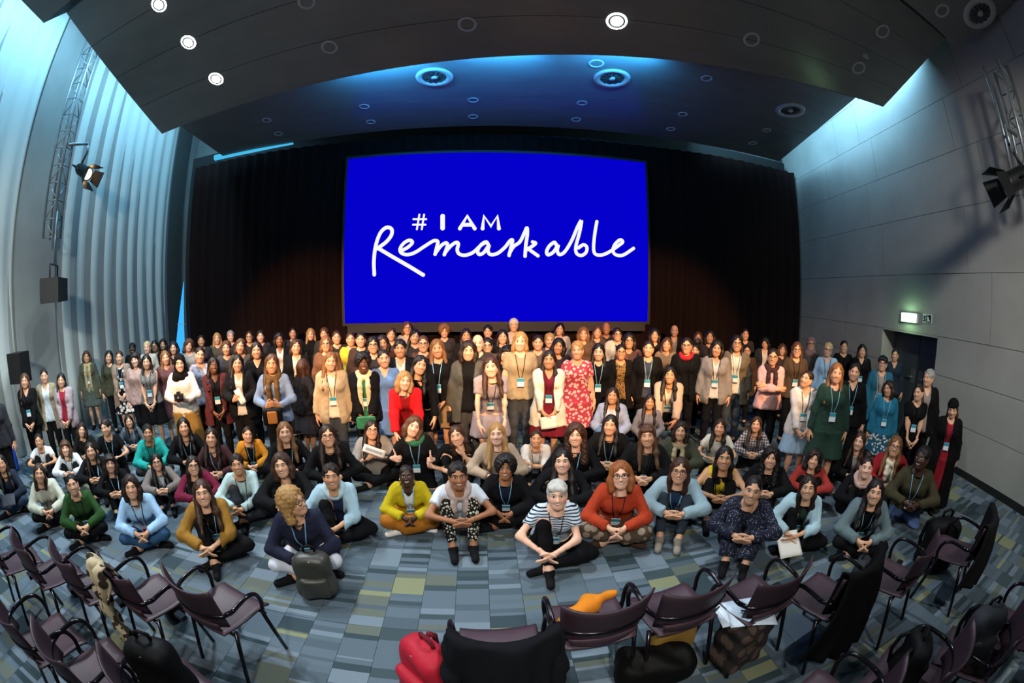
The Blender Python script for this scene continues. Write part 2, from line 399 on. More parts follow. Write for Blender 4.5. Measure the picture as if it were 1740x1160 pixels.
# exit signs above the door
s0,z0=rw_px(1534,546); s1,z1=rw_px(1561,533)
g=empty('exit_sign',rw((s0+s1)/2,(z0+z1)/2,.0)); tag(g,'glowing green-white emergency exit sign on the concrete wall above the door','sign')
gi=lambda: Matrix.Translation(-g.location)
def on(m,name,mat,par,**k):
    o=m.build(name,mat,par,**k); return o
def rel(m,g): m.v=[tuple(Vector(v)-g.location) for v in m.v]; return m
lo_s,hi_s=min(s0,s1),max(s0,s1)
m=MB(); rw_box(m,lo_s,hi_s,z0,z1,.001,.05); on(rel(m,g),'housing',plain('sign_housing','#c9d2cc',.5),g)
m=MB(); rw_box(m,lo_s+.01,hi_s-.01,z0+.01,z1-.01,.05,.056); on(rel(m,g),'lit_face',emit('exit_glow',(.62,1.,.66),5.),g)
gl=bpy.data.lights.new('exit_glow','POINT'); gl.energy=5.5; gl.color=(.5,1.,.5); gl.shadow_soft_size=.06; go=bpy.data.objects.new('exit_glow',gl); link(go); go.location=rw((s0+s1)/2,(z0+z1)/2,.13)
s0,z0=rw_px(1569,548); s1,z1=rw_px(1584,534.5); lo_s,hi_s=min(s0,s1),max(s0,s1); W_=hi_s-lo_s; H_=z1-z0
g=empty('pictogram_sign',rw(lo_s,z0,0)); tag(g,'small green and white running figure sign beside the lit exit sign','sign')
m=MB(); rw_box(m,lo_s,hi_s,z0,z1,.001,.02); on(rel(m,g),'plate',plain('sign_white','#cfdcd2',.5),g)
m=MB(); rw_box(m,lo_s,lo_s+W_*.62,z0+.01,z1-.01,.02,.024); on(rel(m,g),'green_field',plain('sign_green','#06281c',.5),g)
m=MB(); q=lambda a,b,o:rw(lo_s+W_*a,z0+H_*b,o)
m.tube([q(.42,.8,.026),q(.40,.76,.026)],.022,8); m.tube([q(.38,.66,.026),q(.34,.42,.026),q(.42,.28,.026),q(.40,.12,.026)],.014,6); m.tube([q(.34,.42,.026),q(.24,.3,.026),q(.16,.2,.026)],.014,6); m.tube([q(.48,.5,.026),q(.38,.62,.026),q(.26,.52,.026)],.011,6)
on(rel(m,g),'running_figure',plain('sign_white','#cfdcd2',.5),g)
m=MB(); m.tube([q(.9,.75,.022),q(.74,.75,.022),q(.86,.5,.022),q(.72,.3,.022),q(.9,.2,.022)],.012,6); on(rel(m,g),'arrow',plain('sign_green','#06281c',.5),g)
# left wall with columns, and pleated pale curtains in front of it
def curtain(name, pts, z0, z1, mat, pleat, depth, label=None, seg=2., lean=None, bow=0.):
    """drape along the plan polyline pts with rounded pleats"""
    pts=[Vector((*p,0)) for p in pts]; L=[0]
    for a,b in zip(pts,pts[1:]): L.append(L[-1]+(b-a).length)
    n=int(L[-1]/pleat*10); rnd=random.Random(len(name)+int(L[-1]*10)); ph=[rnd.uniform(.6,1.4) for _ in range(400)]
    rows=9; vsx=[]; fs=[]
    for i in range(n+1):
        t=L[-1]*i/n; k=max(j for j in range(len(L)) if L[j]<=t+1e-9); k=min(k,len(pts)-2)
        e=(pts[k+1]-pts[k]).normalized(); p=pts[k]+e*(t-L[k]); nn=Vector((-e.y,e.x,0))
        ph_t=t/pleat; a=ph[int(ph_t)%400]; c=ph[int(ph_t)%400+1] if int(ph_t)%400<399 else 1; fr=ph_t-int(ph_t)
        am=depth*(a*(1-fr)+c*fr)
        for r_ in range(rows+1):
            v=r_/rows; off=am*math.sin(2*math.pi*ph_t+.5*math.sin(v*3+ph_t*.7))*(1.-.35*v)+.03*math.sin(v*2.2+ph_t*.35)*depth/.05
            vsx.append(p+nn*off+Vector((0,0,z0+(z1-z0)*v)))
    for i in range(n):
        for r_ in range(rows): a=i*(rows+1)+r_; fs.append((a,a+rows+1,a+rows+2,a+1))
    me=raw_mesh(name,vsx,fs,True); o=obj(name,me,mat)
    md=o.modifiers.new('thickness','SOLIDIFY'); md.thickness=.012
    if label: tag(o,label,'curtain','stage and wall curtains')
    return o
M_PALE=(lambda: (lambda m,nt,b:(b.inputs['Base Color'].__setattr__('default_value',(*srgb('#bcc6c1'),1)),b.inputs['Roughness'].__setattr__('default_value',.9),m)[-1])(*new_mat('pale_drape')))()
M_BLK=(lambda: (lambda m,nt,b:(b.inputs['Base Color'].__setattr__('default_value',(*srgb('#1a0f0d'),1)),b.inputs['Roughness'].__setattr__('default_value',.95),b.inputs['Specular IOR Level'].__setattr__('default_value',.1),m)[-1])(*new_mat('black_drape')))()
LX=lambda y:-7.55-.12*(y-1.5)
struct(MB().add([(LX(-3.5)-.02,-3.5,0),(LX(9.6)-.02,9.6,0),(LX(9.6)-.02,9.6,9),(LX(-3.5)-.02,-3.5,9),(LX(-3.5)-.3,-3.5,0),(LX(9.6)-.3,9.6,0),(LX(9.6)-.3,9.6,9),(LX(-3.5)-.3,-3.5,9)],[(0,1,2,3),(7,6,5,4),(0,4,5,1),(1,5,6,2),(2,6,7,3),(3,7,4,0)]).build('wall_left',M_CONC2))
azl=lambda a,off=0.:(lambda t:(t*math.sin(math.radians(a)),t*math.cos(math.radians(a))))((-7.55+.18+off)/(math.sin(math.radians(a))+.12*math.cos(math.radians(a))))
c0,c1,c2,c3,c4=azl(-88),azl(-66.6),azl(-60.3),azl(-44.9),azl(-43.2)
curtain('pale_curtain',[c0,c1],.03,8.3,M_PALE,.42,.03,'pale grey pleated curtain at the far left edge')
curtain('pale_curtain',[c2,c3],.03,8.3,M_PALE,.42,.03,'pale grey pleated curtain between truss column and black curtain')
# concrete column between the curtains and dark end pier
def pier(name,a0,a1,off0,off1,mat,z1=8.8):
    p=[azl(a0,off0),azl(a1,off0),azl(a1,off1),azl(a0,off1)]
    return struct(MB().add([(*q,0) for q in p]+[(*q,z1) for q in p],[(0,1,2,3),(7,6,5,4),(0,4,5,1),(1,5,6,2),(2,6,7,3),(3,7,4,0)]).build(name,mat))
pier('trim_1',-66.3,-60.6,-.15,.06,M_CONC2)
pier('trim_2',-44.7,-42.7,-.6,.05,plain('dark_pier','#3f4544',.8,var=.15))
# back wall, black stage curtain, screen
BY=8.0
struct(MB().box((0,9.75,4.5),(18.5,.3,9)).build('wall_back',M_CONC2)); struct(MB().box((0,-3.6,4.5),(18.5,.3,9)).build('wall_front',M_CONC2)); struct(MB().box((0,3,9.1),(19,14,.2)).build('ceiling_upper',plain('upper_ceiling','#2a2c2d',.9)))
zt=lambda x,y:at_plane(x,y,(0,BY+.12,0),(0,1,0))
curtain('stage_curtain',[(-7.25,BY+.14),(-3.2,BY+.2),(3.5,BY+.2),(7.95,BY+.0)],.02,5.62,M_BLK,.3,.05,'floor-length black pleated stage curtain behind the screen')
blk=MB(); blk.box((.2,BY+.45,3.),(15.6,.05,6.)); struct(blk.build('wall_backdrop',M_DARK))
pane=[at_plane(x,y,(0,BY+.02,0),(0,1,0)) for x,y in((312,478),(314,600),(298,600),(304,540))]
m=MB(); m.add(pane+[p+Vector((0,.02,0)) for p in pane],[(0,1,2,3),(7,6,5,4),(0,4,5,1),(1,5,6,2),(2,6,7,3),(3,7,4,0)]); wn=struct(m.build('window_1',emit('window_blue',(.03,.33,.85),1.5)))
a,b=[at_plane(x,y,(0,BY+.0,0),(0,1,0)) for x,y in((302,550.5),(314,550.5))]; MB().box((a+b)/2,((b-a).length,.03,.02)).build('window_bar',plain('window_bar','#a8c6d8',.5),wn)
def led(name,px,label):
    q=[at_plane(x,y,(0,BY+.1,0),(0,1,0)) for x,y in px]
    return q
# glowing strip added in place of the cyan-lit wall over the curtain's left end
p0,p1,p2=[at_plane(x,y,(0,BY-.06,0),(0,1,0)) for x,y in((366,268),(430,255),(498,244))]
t=MB(); t.tube([p0,p1,p2],[.075,.06,.02],8); o=t.build('added_cyan_glow',emit('cyan_wall_glow',(.06,.5,.85),1.),None,True); tag(o,'added glowing cyan strip along the top left of the black curtain','light')
SCX,SCB,SCW,SCH,STL=.301,1.662,6.186,3.363,-.09
def scr(u,v,off=0.): return Vector((SCX+u*SCW/2,BY-off-.02,SCB+v*SCH))+Vector((0,math.sin(STL)*0,0))
def scr_px(x,y,off=.012):
    p=at_plane(x,y,(0,BY-.02-off,0),(0,1,0)); return p
g=empty('projection_screen',(SCX,BY,0)); tag(g,'large blue projection screen with white handwritten lettering','screen')
cn=[scr_px(x,y,0.) for x,y in((586,270.5),(1098,277),(1097.5,547.5),(592.5,547.5))]
xl=(cn[0].x+cn[3].x)/2; xr=(cn[1].x+cn[2].x)/2; ztp=(cn[0].z+cn[1].z)/2; zbt=(cn[2].z+cn[3].z)/2
rel2=lambda m:(setattr(m,'v',[tuple(Vector(v)-g.location) for v in m.v]),m)[1]
rel2(MB().box(((xl+xr)/2,BY,(ztp+zbt)/2),(xr-xl+.12,.03,ztp-zbt+.12))).build('frame',M_DARK,g)
rel2(MB().box(((xl+xr)/2,BY-.021,(ztp+zbt)/2),(xr-xl,.01,ztp-zbt))).build('picture',emit('screen_blue',(.0015,.0,.60),1.,0.),g)
rel2(MB().box(((xl+xr)/2,BY,zbt-.13),(xr-xl-.1,.05,.14))).build('lower_border',plain('screen_border','#1d1d1f',.7),g)
M_TXT=emit('screen_white',(.95,.96,1.),1.,0.)
def cat(pts,n=6):
    o=[]; P=[Vector((*p,0)) for p in pts]; P=[P[0]*2-P[1]]+P+[P[-1]*2-P[-2]]
    for i in range(1,len(P)-2):
        for k in range(n):
            t=k/n; a,b,c,d=P[i-1:i+3]; o.append(.5*((2*b)+(c-a)*t+(2*a-5*b+4*c-d)*t*t+(3*b-a-3*c+d)*t**3))
    o.append(P[-2]); return o
def stroke(name,groups,wpx,smooth=True):
    m=MB()
    for pts in groups:
        q=cat(pts) if smooth else [Vector((*p,0)) for p in pts]
        pp=[scr_px(560+p.x/3.107,240+p.y/3.107,.012) for p in q]; r=wpx/3.107/686*8.1/2
        n0=len(m.v); m.tube(pp,r,10)
        for p,rr in((pp[0],r),(pp[-1],r)): m.lathe([(0.001,-.002),(rr,-.002),(rr,.002),(.001,.002)],12,Matrix.Translation(p)@Matrix.Rotation(math.pi/2,4,'X'))
    yc=BY-.032
    m.v=[(v[0],yc+(v[1]-yc)*.06,v[2]) for v in m.v]
    return rel2(m).build(name,M_TXT,g,True)
stroke('handwriting',[[(236,703),(234,630),(244,550),(268,484),(300,455),(327,463),(327,493),(300,530),(252,566)],[(255,563),(330,608),(420,660),(494,705)]],21)
stroke('handwriting',[[(374,580),(412,560),(437,535),(424,522),(396,534),(374,562),(376,586),(406,598),(448,588),(500,555),(543,528),(562,524),(572,532),(566,558),(557,596)],[(560,588),(590,550),(614,536),(623,546),(616,570),(606,598)],[(608,590),(640,552),(668,534),(680,542),(674,572),(684,594),(716,601),(758,586),(800,548),(828,532)]],19)
stroke('handwriting',[[(838,545),(826,531),(800,546),(782,576),(790,597),(815,586),(842,548),(836,575),(848,597),(885,592),(925,560),(952,526),(966,522),(958,560),(948,602)],[(950,590),(972,555),(1005,530),(1030,480),(1042,456),(1044,490),(1036,550),(1032,606)],[(1036,575),(1068,555),(1088,538),(1072,531)],[(1048,566),(1072,584),(1100,604)]],19)
stroke('handwriting',[[(1196,545),(1186,533),(1160,553),(1146,582),(1154,599),(1182,584),(1208,545),(1202,575),(1214,598),(1244,580),(1280,520),(1310,450),(1330,418),(1320,480),(1300,556),(1305,592),(1330,602),(1354,586),(1358,558),(1340,546),(1314,562)],[(1411,424),(1400,490),(1394,560),(1402,594),(1436,600),(1476,584),(1526,550),(1548,531),(1534,520),(1508,542),(1496,574),(1510,598),(1550,600),(1605,565)]],19)
stroke('capital_letters',[[(597,395),(597,458)]],25,False)
stroke('capital_letters',[[(688,460),(727,394),(766,460)],[(706,440),(748,440)]],21,False)
stroke('capital_letters',[[(808,460),(815,394),(852,448),(886,394),(894,460)]],21,False)
stroke('hash_sign',[[(461,464),(474,387)],[(487,464),(499,387)],[(443,411),(510,411)],[(441,440),(506,440)]],11,False)

# ---------------------------------------------------------------- folded dark ceiling
def ceil_mat():
    m,nt,b=new_mat('ceiling_panel'); f=noise(nt,coords(nt,'Object',(1.2,4,1)),1.,4)
    nt.links.new(mix_col(nt,f,srgb('#6c6e6b'),srgb('#838581')),b.inputs['Base Color']); b.inputs['Roughness'].default_value=.27; b.inputs['Specular IOR Level'].default_value=.6
    bump(nt,b,f,.12,.02); return m
M_CEIL=ceil_mat()
SLABS=[ # near-left, near-right, far-left, far-right corners
 (Vector((-5.9,-3.3,7.4)),Vector((5.96,-3.3,7.0)),Vector((-5.9,2.15,6.12)),Vector((5.96,1.80,5.80))),
 (Vector((-5.9,2.47,6.45)),Vector((5.96,1.93,6.0)),Vector((-5.9,5.44,5.35)),Vector((5.96,3.5,5.35))),
 (Vector((-5.95,5.85,5.72)),Vector((5.96,4.05,5.70)),Vector((-6.15,7.95,5.64)),Vector((7.2,7.75,5.72)))]
def slab_pt(k,u,v):
    a,b,c,d=SLABS[k]; p=(a*(1-u)+b*u)*(1-v)+(c*(1-u)+d*u)*v
    if k==1: p=p+Vector((0,.28*math.sin(math.pi*u)*v,0))
    if k==2: p=p+Vector((0,.3*math.sin(math.pi*u)*(1-v),0))
    return p
ce=MB()
for k in range(3): ce.grid(lambda u,v:slab_pt(k,u,v)+Vector((0,0,.014)),14,4,-.12)
# risers between the slabs
for k in(0,1):
    ce.grid(lambda u,v:slab_pt(k,u,1.)*(1-v)+slab_pt(k+1,u,0.)*v+Vector((0,0,.02)),14,1,-.06)
ce=struct(ce.build('ceiling',plain('ceiling_back','#1c1e1f',.7)))
for k,(nu,nv) in enumerate(((5,4),(5,4),(6,2))):
    for i in range(nu):
        for j in range(nv):
            if k==0 and j<2: continue
            e=.0012
            m=MB(); m.grid(lambda u,v:slab_pt(k,(i+u)/nu*(1-2*e)+e*(1 if u<.5 else 1),(j+.006+.988*v)/nv),4,2,-.012); m.build('ceiling_panel',M_CEIL,ce)
for u_ in(.36,.5,.64):    # hidden blue lights added to imitate the screen's reflection on the ceiling
    e_,n_=slab_pt(1,u_,1.),slab_pt(2,u_,0.); q_=e_+(n_-e_)*.5+Vector((0,0,-.035)); area_light('added_screen_glow',q_,q_+Vector((0,1.5,.22)),1.5,.03,GLOW,(.04,.40,1.))
def ceil_hit(x,y):
    d=ray(x,y); best=None
    for k in range(3):
        for i in range(12):
            for j in range(4):
                q=[slab_pt(k,(i+a)/12,(j+b)/4) for a,b in((0,0),(1,0),(1,1),(0,1))]
                for tri in((0,1,2),(0,2,3)):
                    n=(q[tri[1]]-q[tri[0]]).cross(q[tri[2]]-q[tri[0]]).normalized()
                    den=d.dot(n)
                    if abs(den)<1e-6: continue
                    t=(q[tri[0]]-EYE).dot(n)/den
                    if t<=0: continue
                    p=EYE+d*t
                    if all(((q[tri[(e+1)%3]]-q[tri[e]]).cross(p-q[tri[e]])).dot(n)>=-1e-6 for e in range(3)):
                        if best is None or t<best[0]: best=(t,p,n if n.z<0 else -n)
    return best
def ceil_frame(x,y):
    h=ceil_hit(x,y)
    if h is None: return None
    _,p,n=h; z=n; xx=Vector((1,0,0)); yy=z.cross(xx).normalized(); xx=yy.cross(z)
    return p,Matrix(((xx.x,yy.x,z.x,p.x),(xx.y,yy.y,z.y,p.y),(xx.z,yy.z,z.z,p.z),(0,0,0,1)))
M_RIM=plain('white_rim','#b9bbb8',.4); M_REFL=plain('reflector','#5b5f61',.3,.6)
LIT=[(270,8,1.05),(320,72,1.05),(367,134,1.),(1048,36,1.15)]
OFF=[(521,3),(560,80),(794,41),(453,204),(473,227),(619,181),(630,207),(804,170),(804,198),(989,175),(979,203),(1013,108),(1201,133),(1277,67),(1160,194),(1140,219),(1303,221),(1279,243),(1500,53),(1459,115),(1601,18)]
OFFL=['at the top edge above the left curtain end', 'alone above the left screen corner', 'above the letters I AM, nearest the top edge', 'upper of the pair at far left of the black curtain', 'lower of the pair at far left of the black curtain', 'upper of the pair above the left screen corner', 'lower of the pair above the left screen corner', 'upper of the pair above the screen centre', 'lower of the pair above the screen centre', 'upper of the pair right of the screen centre', 'lower of the pair right of the screen centre', 'just above the right vent over the screen', 'right of the bright lone ceiling spot', 'in the upper right, left of the green sign reflection', 'upper of the pair right of the screen', 'lower of the pair right of the screen', 'upper of the pair under the far right vent', 'lower of the pair under the far right vent', 'high at right beside the green sign reflection', 'at right near the smoke detector', 'left of the vent in the top right corner']
rim=MB().lathe([(.075,0),(.078,.008),(.105,.008),(.107,0)],24).mesh('rim',True)
cup=MB().lathe([(.075,.001),(.06,-.05),(.03,-.07),(.001,-.07)],20).mesh('reflector',True)
bulb=MB().lathe([(.034,-.06),(.036,-.03),(.02,-.012),(.001,-.01)],14).mesh('bulb',True)
disc=MB().lathe([(.001,.004),(.12,.003),(.128,.0)],24).mesh('lens',True)
where=lambda x,y:('left' if x<500 else 'middle' if x<1100 else 'right')
for i,(x,y,sz) in enumerate(LIT):
    p,M=ceil_frame(x,y); g=empty('downlight'); g.matrix_world=M
    tag(g,['brightly lit ceiling spot, nearest of the three at upper left','brightly lit ceiling spot, middle of the three at upper left','brightly lit ceiling spot, farthest of the three at upper left','brightly lit ceiling spot alone above the screen'][i],'ceiling light','lit ceiling spots')
    obj('rim',rim,M_RIM,g); obj('lens',disc,emit('lamp_white',(.95,1.,1.),30.),g)
    spot_light('downlight_beam',p+Vector((0,0,-.06)),p+Vector((.25*(-1 if x>800 else 1),-.35,-3)),DOWN,(.86,.95,1.),120,.8,.1)
for i,(x,y) in enumerate(OFF):
    h=ceil_frame(x,y)
    if h is None: continue
    p,M=h; g=empty('downlight'); g.matrix_world=M@Matrix.Scale(1.12 if y<120 else .92,4)
    tag(g,'small unlit downlight '+OFFL[i],'ceiling light','unlit ceiling downlights')
    obj('rim',rim,M_RIM,g); obj('reflector',cup,M_REFL,g); obj('bulb',bulb,M_RIM,g)
vr=MB().lathe([(.21,-.002),(.215,.02),(.31,.03),(.325,.0)],36).mesh('rim',True); vb=MB().lathe([(.21,.0),(.001,-.001)],24).mesh('back',True); vh=MB().lathe([(.001,.03),(.05,.028),(.06,.0)],16).mesh('hub',True)
bl=MB().add([(.055,-.012,.004),(.205,-.03,.004),(.205,.03,.022),(.055,.012,.022)],[(0,1,2,3)]).mesh('blade')
for (x,y),lb in zip([(738,131),(1040,133),(1343,187),(1665,22)],['left of the two above the screen','right of the two above the screen','above the right end of the black curtain','in the top right corner']):
    h=ceil_frame(x,y)
    if h is None: continue
    p,M=h; g=empty('air_vent'); g.matrix_world=M@Matrix.Scale(.92,4); tag(g,'round white swirl air vent in the ceiling, '+lb,'air vent','round ceiling air vents')
    obj('rim',vr,M_RIM,g); obj('back',vb,M_DARK,g); obj('hub',vh,M_RIM,g)
    for k in range(12): obj('blade',bl,plain('vent_blade','#3a3d3d',.4),g,mw=Matrix.Rotation(2*math.pi*k/12,4,'Z'))
h=ceil_frame(1471,94)
if h:
    g=empty('smoke_detector'); g.matrix_world=h[1]; tag(g,'tiny pale smoke detector on the right of the ceiling','smoke detector')
    MB().lathe([(.001,.05),(.03,.048),(.045,.02),(.05,0)],16).build('housing',M_RIM,g,True)

# ---------------------------------------------------------------- lighting trusses, spotlights, loudspeakers
M_STEEL=plain('truss_steel','#8d979a',.4,.7)
def truss(x,y,z0,z1,rz,label):
    g=empty('lighting_truss',(x,y,0),rz); tag(g,label,'truss','vertical lighting trusses')
    w_=.13; c=[(-w_,-w_),(w_,-w_),(w_,w_),(-w_,w_)]
    for q in c: MB().tube([(*q,z0),(*q,z1)],.024,8).build('chord',M_STEEL,g,True)
    n=int((z1-z0)/.30); st=(z1-z0)/n
    rung=MB().tube([(-w_,-w_,0),(w_,-w_,0)],.010,6).mesh('rung',True); br=MB().tube([(-w_,-w_,0),(w_,-w_,st)],.010,6).mesh('brace',True); br2=MB().tube([(w_,-w_,0),(-w_,-w_,st)],.010,6).mesh('brace',True)
    for i in range(n+1):
        for f in(0,1): obj('rung',rung,M_STEEL,g,mw=Matrix.Translation((0,0,z0+i*st))@Matrix.Rotation(f*math.pi/2,4,'Z'))
        if i<n:
            for f in range(2): obj('brace',br if (i+f)%2 else br2,M_STEEL,g,mw=Matrix.Translation((0,0,z0+i*st))@Matrix.Rotation(f*math.pi/2,4,'Z'))
    return g
M_BLKM=plain('black_metal','#101113',.45,.3)
def par_lamp(pos,target,label,lit,energy=0,angle=40):
    g=empty('stage_spotlight'); q=(Vector(target)-Vector(pos)).to_track_quat('-Z','Y').to_matrix().to_4x4(); g.matrix_world=Matrix.Translation(pos)@q; tag(g,label,'spotlight','stage spotlights on the trusses')
    # body points to -Z
    MB().lathe([(.001,.26),(.08,.25),(.115,.16),(.12,-.14),(.125,-.16),(.105,-.16)],16).build('body',M_BLKM,g,True)
    MB().lathe([(.104,-.14),(.001,-.135)],16).build('lens',emit('lamp_warm',(1.,.55,.22),14.) if lit else plain('dark_lens','#1a1a1c',.1),g)
    for k in range(4):
        M=Matrix.Rotation(k*math.pi/2,4,'Z')
        MB().add([(-.11,.125,-.16),(.11,.125,-.16),(.15,.22,-.36),(-.15,.22,-.36),(-.11,.131,-.16),(.11,.131,-.16),(.15,.226,-.36),(-.15,.226,-.36)],[(0,1,2,3),(7,6,5,4),(0,4,5,1),(1,5,6,2),(2,6,7,3),(3,7,4,0)]).build('barn_door',M_BLKM,g,mw=M)
    v_=q.to_3x3().inverted()@Vector((0,0,.40)); MB().tube([(0,0,.2),tuple(Vector((0,0,.0))+v_)],.02,8).build('clamp',M_BLKM,g,True)
    MB().tube([(-.15,0,0),(-.15,.0,.22),(-.1,0,.36),(.1,0,.36),(.15,0,.22),(.15,0,0)],.014,8).build('yoke',M_BLKM,g,True)
    if energy: spot_light('spotlight_beam',Vector(pos)+(Vector(target)-Vector(pos)).normalized()*.2,target,energy,WARM,angle,.5,.1)
    return g
tl=azl(-61.2,.5); zz=lambda x,y,X,Y:CH+ray(x,y).z/math.hypot(ray(x,y).x,ray(x,y).y)*math.hypot(X,Y)
truss(tl[0],tl[1],zz(90,405,*tl),8.2,math.radians(28),'grey steel truss hanging in front of the left column')
q=azl(-57.6,.75); LP=Vector((*q,zz(150,292,*q)))
par_lamp(LP,(-1.2,5.6,1.4),'lit black spotlight with barn doors on the left truss',True,520,46)
t=MB(); t.tube([(tl[0]+.15,tl[1],zz(120,250,*tl)),tuple(LP+Vector((-.05,.0,.55)))],.03,8); t.tube([tuple(LP+Vector((-.05,.0,.55))),tuple(LP+Vector((-.02,0,.34)))],.02,8)
o=t.build('lamp_bracket',M_STEEL,None,True); tag(o,'short grey pipe arm between left truss and spotlight','bracket')
# loudspeaker hanging under the truss
sp=Vector((*azl(-60.7,.75),0)); zc=(zz(92,475,sp.x,sp.y)+zz(92,513,sp.x,sp.y))/2; g=empty('loudspeaker',(sp.x,sp.y,zc),math.radians(-52)); tag(g,'black wide loudspeaker hung below the left truss','loudspeaker')
m=MB(); m.add([(-.31,-.16,-.17),(.31,-.16,-.2),(.26,.2,-.2),(-.26,.2,-.17),(-.31,-.16,.2),(.31,-.16,.2),(.26,.2,.2),(-.26,.2,.2)],[(3,2,1,0),(4,5,6,7),(0,1,5,4),(1,2,6,5),(2,3,7,6),(3,0,4,7)]); m.build('cabinet',plain('speaker_black','#0c0c0d',.6),g)
MB().box((0,-.172,.0),(.56,.02,.32)).build('grille',plain('speaker_grille','#161718',.8),g)
MB().box((-.08,-.186,-.02),(.2,.006,.03)).build('emblem',plain('speaker_emblem','#9a9a96',.4),g)
MB().tube([(-.2,0,.2),(-.2,0,.42),(.2,0,.42),(.2,0,.2)],.016,8).build('bracket',M_BLKM,g,True); MB().tube([(0,0,.42),(0,0,1.3)],.02,8).build('rod',M_STEEL,g,True)
sp=Vector((*azl(-66.3,.5),0)); za,zb=zz(33,650,sp.x,sp.y),zz(33,598,sp.x,sp.y); g=empty('loudspeaker',(sp.x,sp.y,0),math.radians(-60)); tag(g,'black box loudspeaker on a stand at the far left wall','loudspeaker')
MB().box((0,0,(za+zb)/2),(.34,.3,zb-za)).build('cabinet',plain('speaker_black','#0c0c0d',.6),g); MB().box((0,-.155,(za+zb)/2),(.3,.02,zb-za-.06)).build('grille',plain('speaker_grille','#161718',.8),g); MB().tube([(0,0,.02),(0,0,za)],.025,8).build('pole',M_BLKM,g,True); MB().lathe([(.25,0),(.25,.02),(.03,.03)],20).build('base',M_BLKM,g,True)
# right truss and lamp
ra=(78.0); tt=5.75; tr=(tt*math.sin(math.radians(ra)),tt*math.cos(math.radians(ra)))
truss(tr[0],tr[1],zz(1740,330,*tr),zz(1693,112,*tr),math.radians(-15),'grey steel truss hanging at the far right edge')
ra=76.6; tt=5.35; q=(tt*math.sin(math.radians(ra)),tt*math.cos(math.radians(ra))); RP=Vector((*q,zz(1706,306,*q)))
par_lamp(RP,(1.5,5.2,1.2),'dark spotlight with barn doors on the right truss',False)
t=MB(); t.tube([(tr[0],tr[1],RP.z+.62),tuple(RP+Vector((0,0,.6))),tuple(RP+Vector((.02,-.02,.3)))],.025,8); o=t.build('lamp_bracket',M_STEEL,None,True); tag(o,'short grey pipe arm between right truss and spotlight','bracket')
o=MB().tube([(-4.6,-1.9,.02),(-4.6,-1.9,5.2),(4.6,-1.9,5.2),(4.6,-1.9,.02)],.035,8)  # bar and stands added out of view to carry the warm wash
for x_ in(-4.6,4.6): o.lathe([(.001,.0),(.4,.0),(.4,.03),(.03,.05)],20,Matrix.Translation((x_,-1.9,0)))
o=o.build('added_lighting_bar',M_STEEL,None,True); tag(o,'added unseen grey lighting bar on two floor stands behind the viewer','lighting bar')
for x_,tx,lb in WASH: par_lamp(Vector((x_,-1.9,4.82)),(tx,6,1.3),'added black stage spotlight on the unseen bar behind the viewer, '+lb,True)  # lamp bodies added to go with the warm wash
# ---------------------------------------------------------------- people: skeleton
V3 = lambda *a: np.array(a, np.float64)
def unit(v): return v/max(1e-9,np.linalg.norm(v))
def ik(a, t, l1, l2, pole):
    d=t-a; L=np.linalg.norm(d); L2=min(L,(l1+l2)*.999); t=a+unit(d)*L2
    x=(l1*l1-l2*l2+L2*L2)/(2*L2); y=math.sqrt(max(0,l1*l1-x*x)); n=unit(d)
    p=pole-n*(pole@n); return a+n*x+unit(p)*y, t
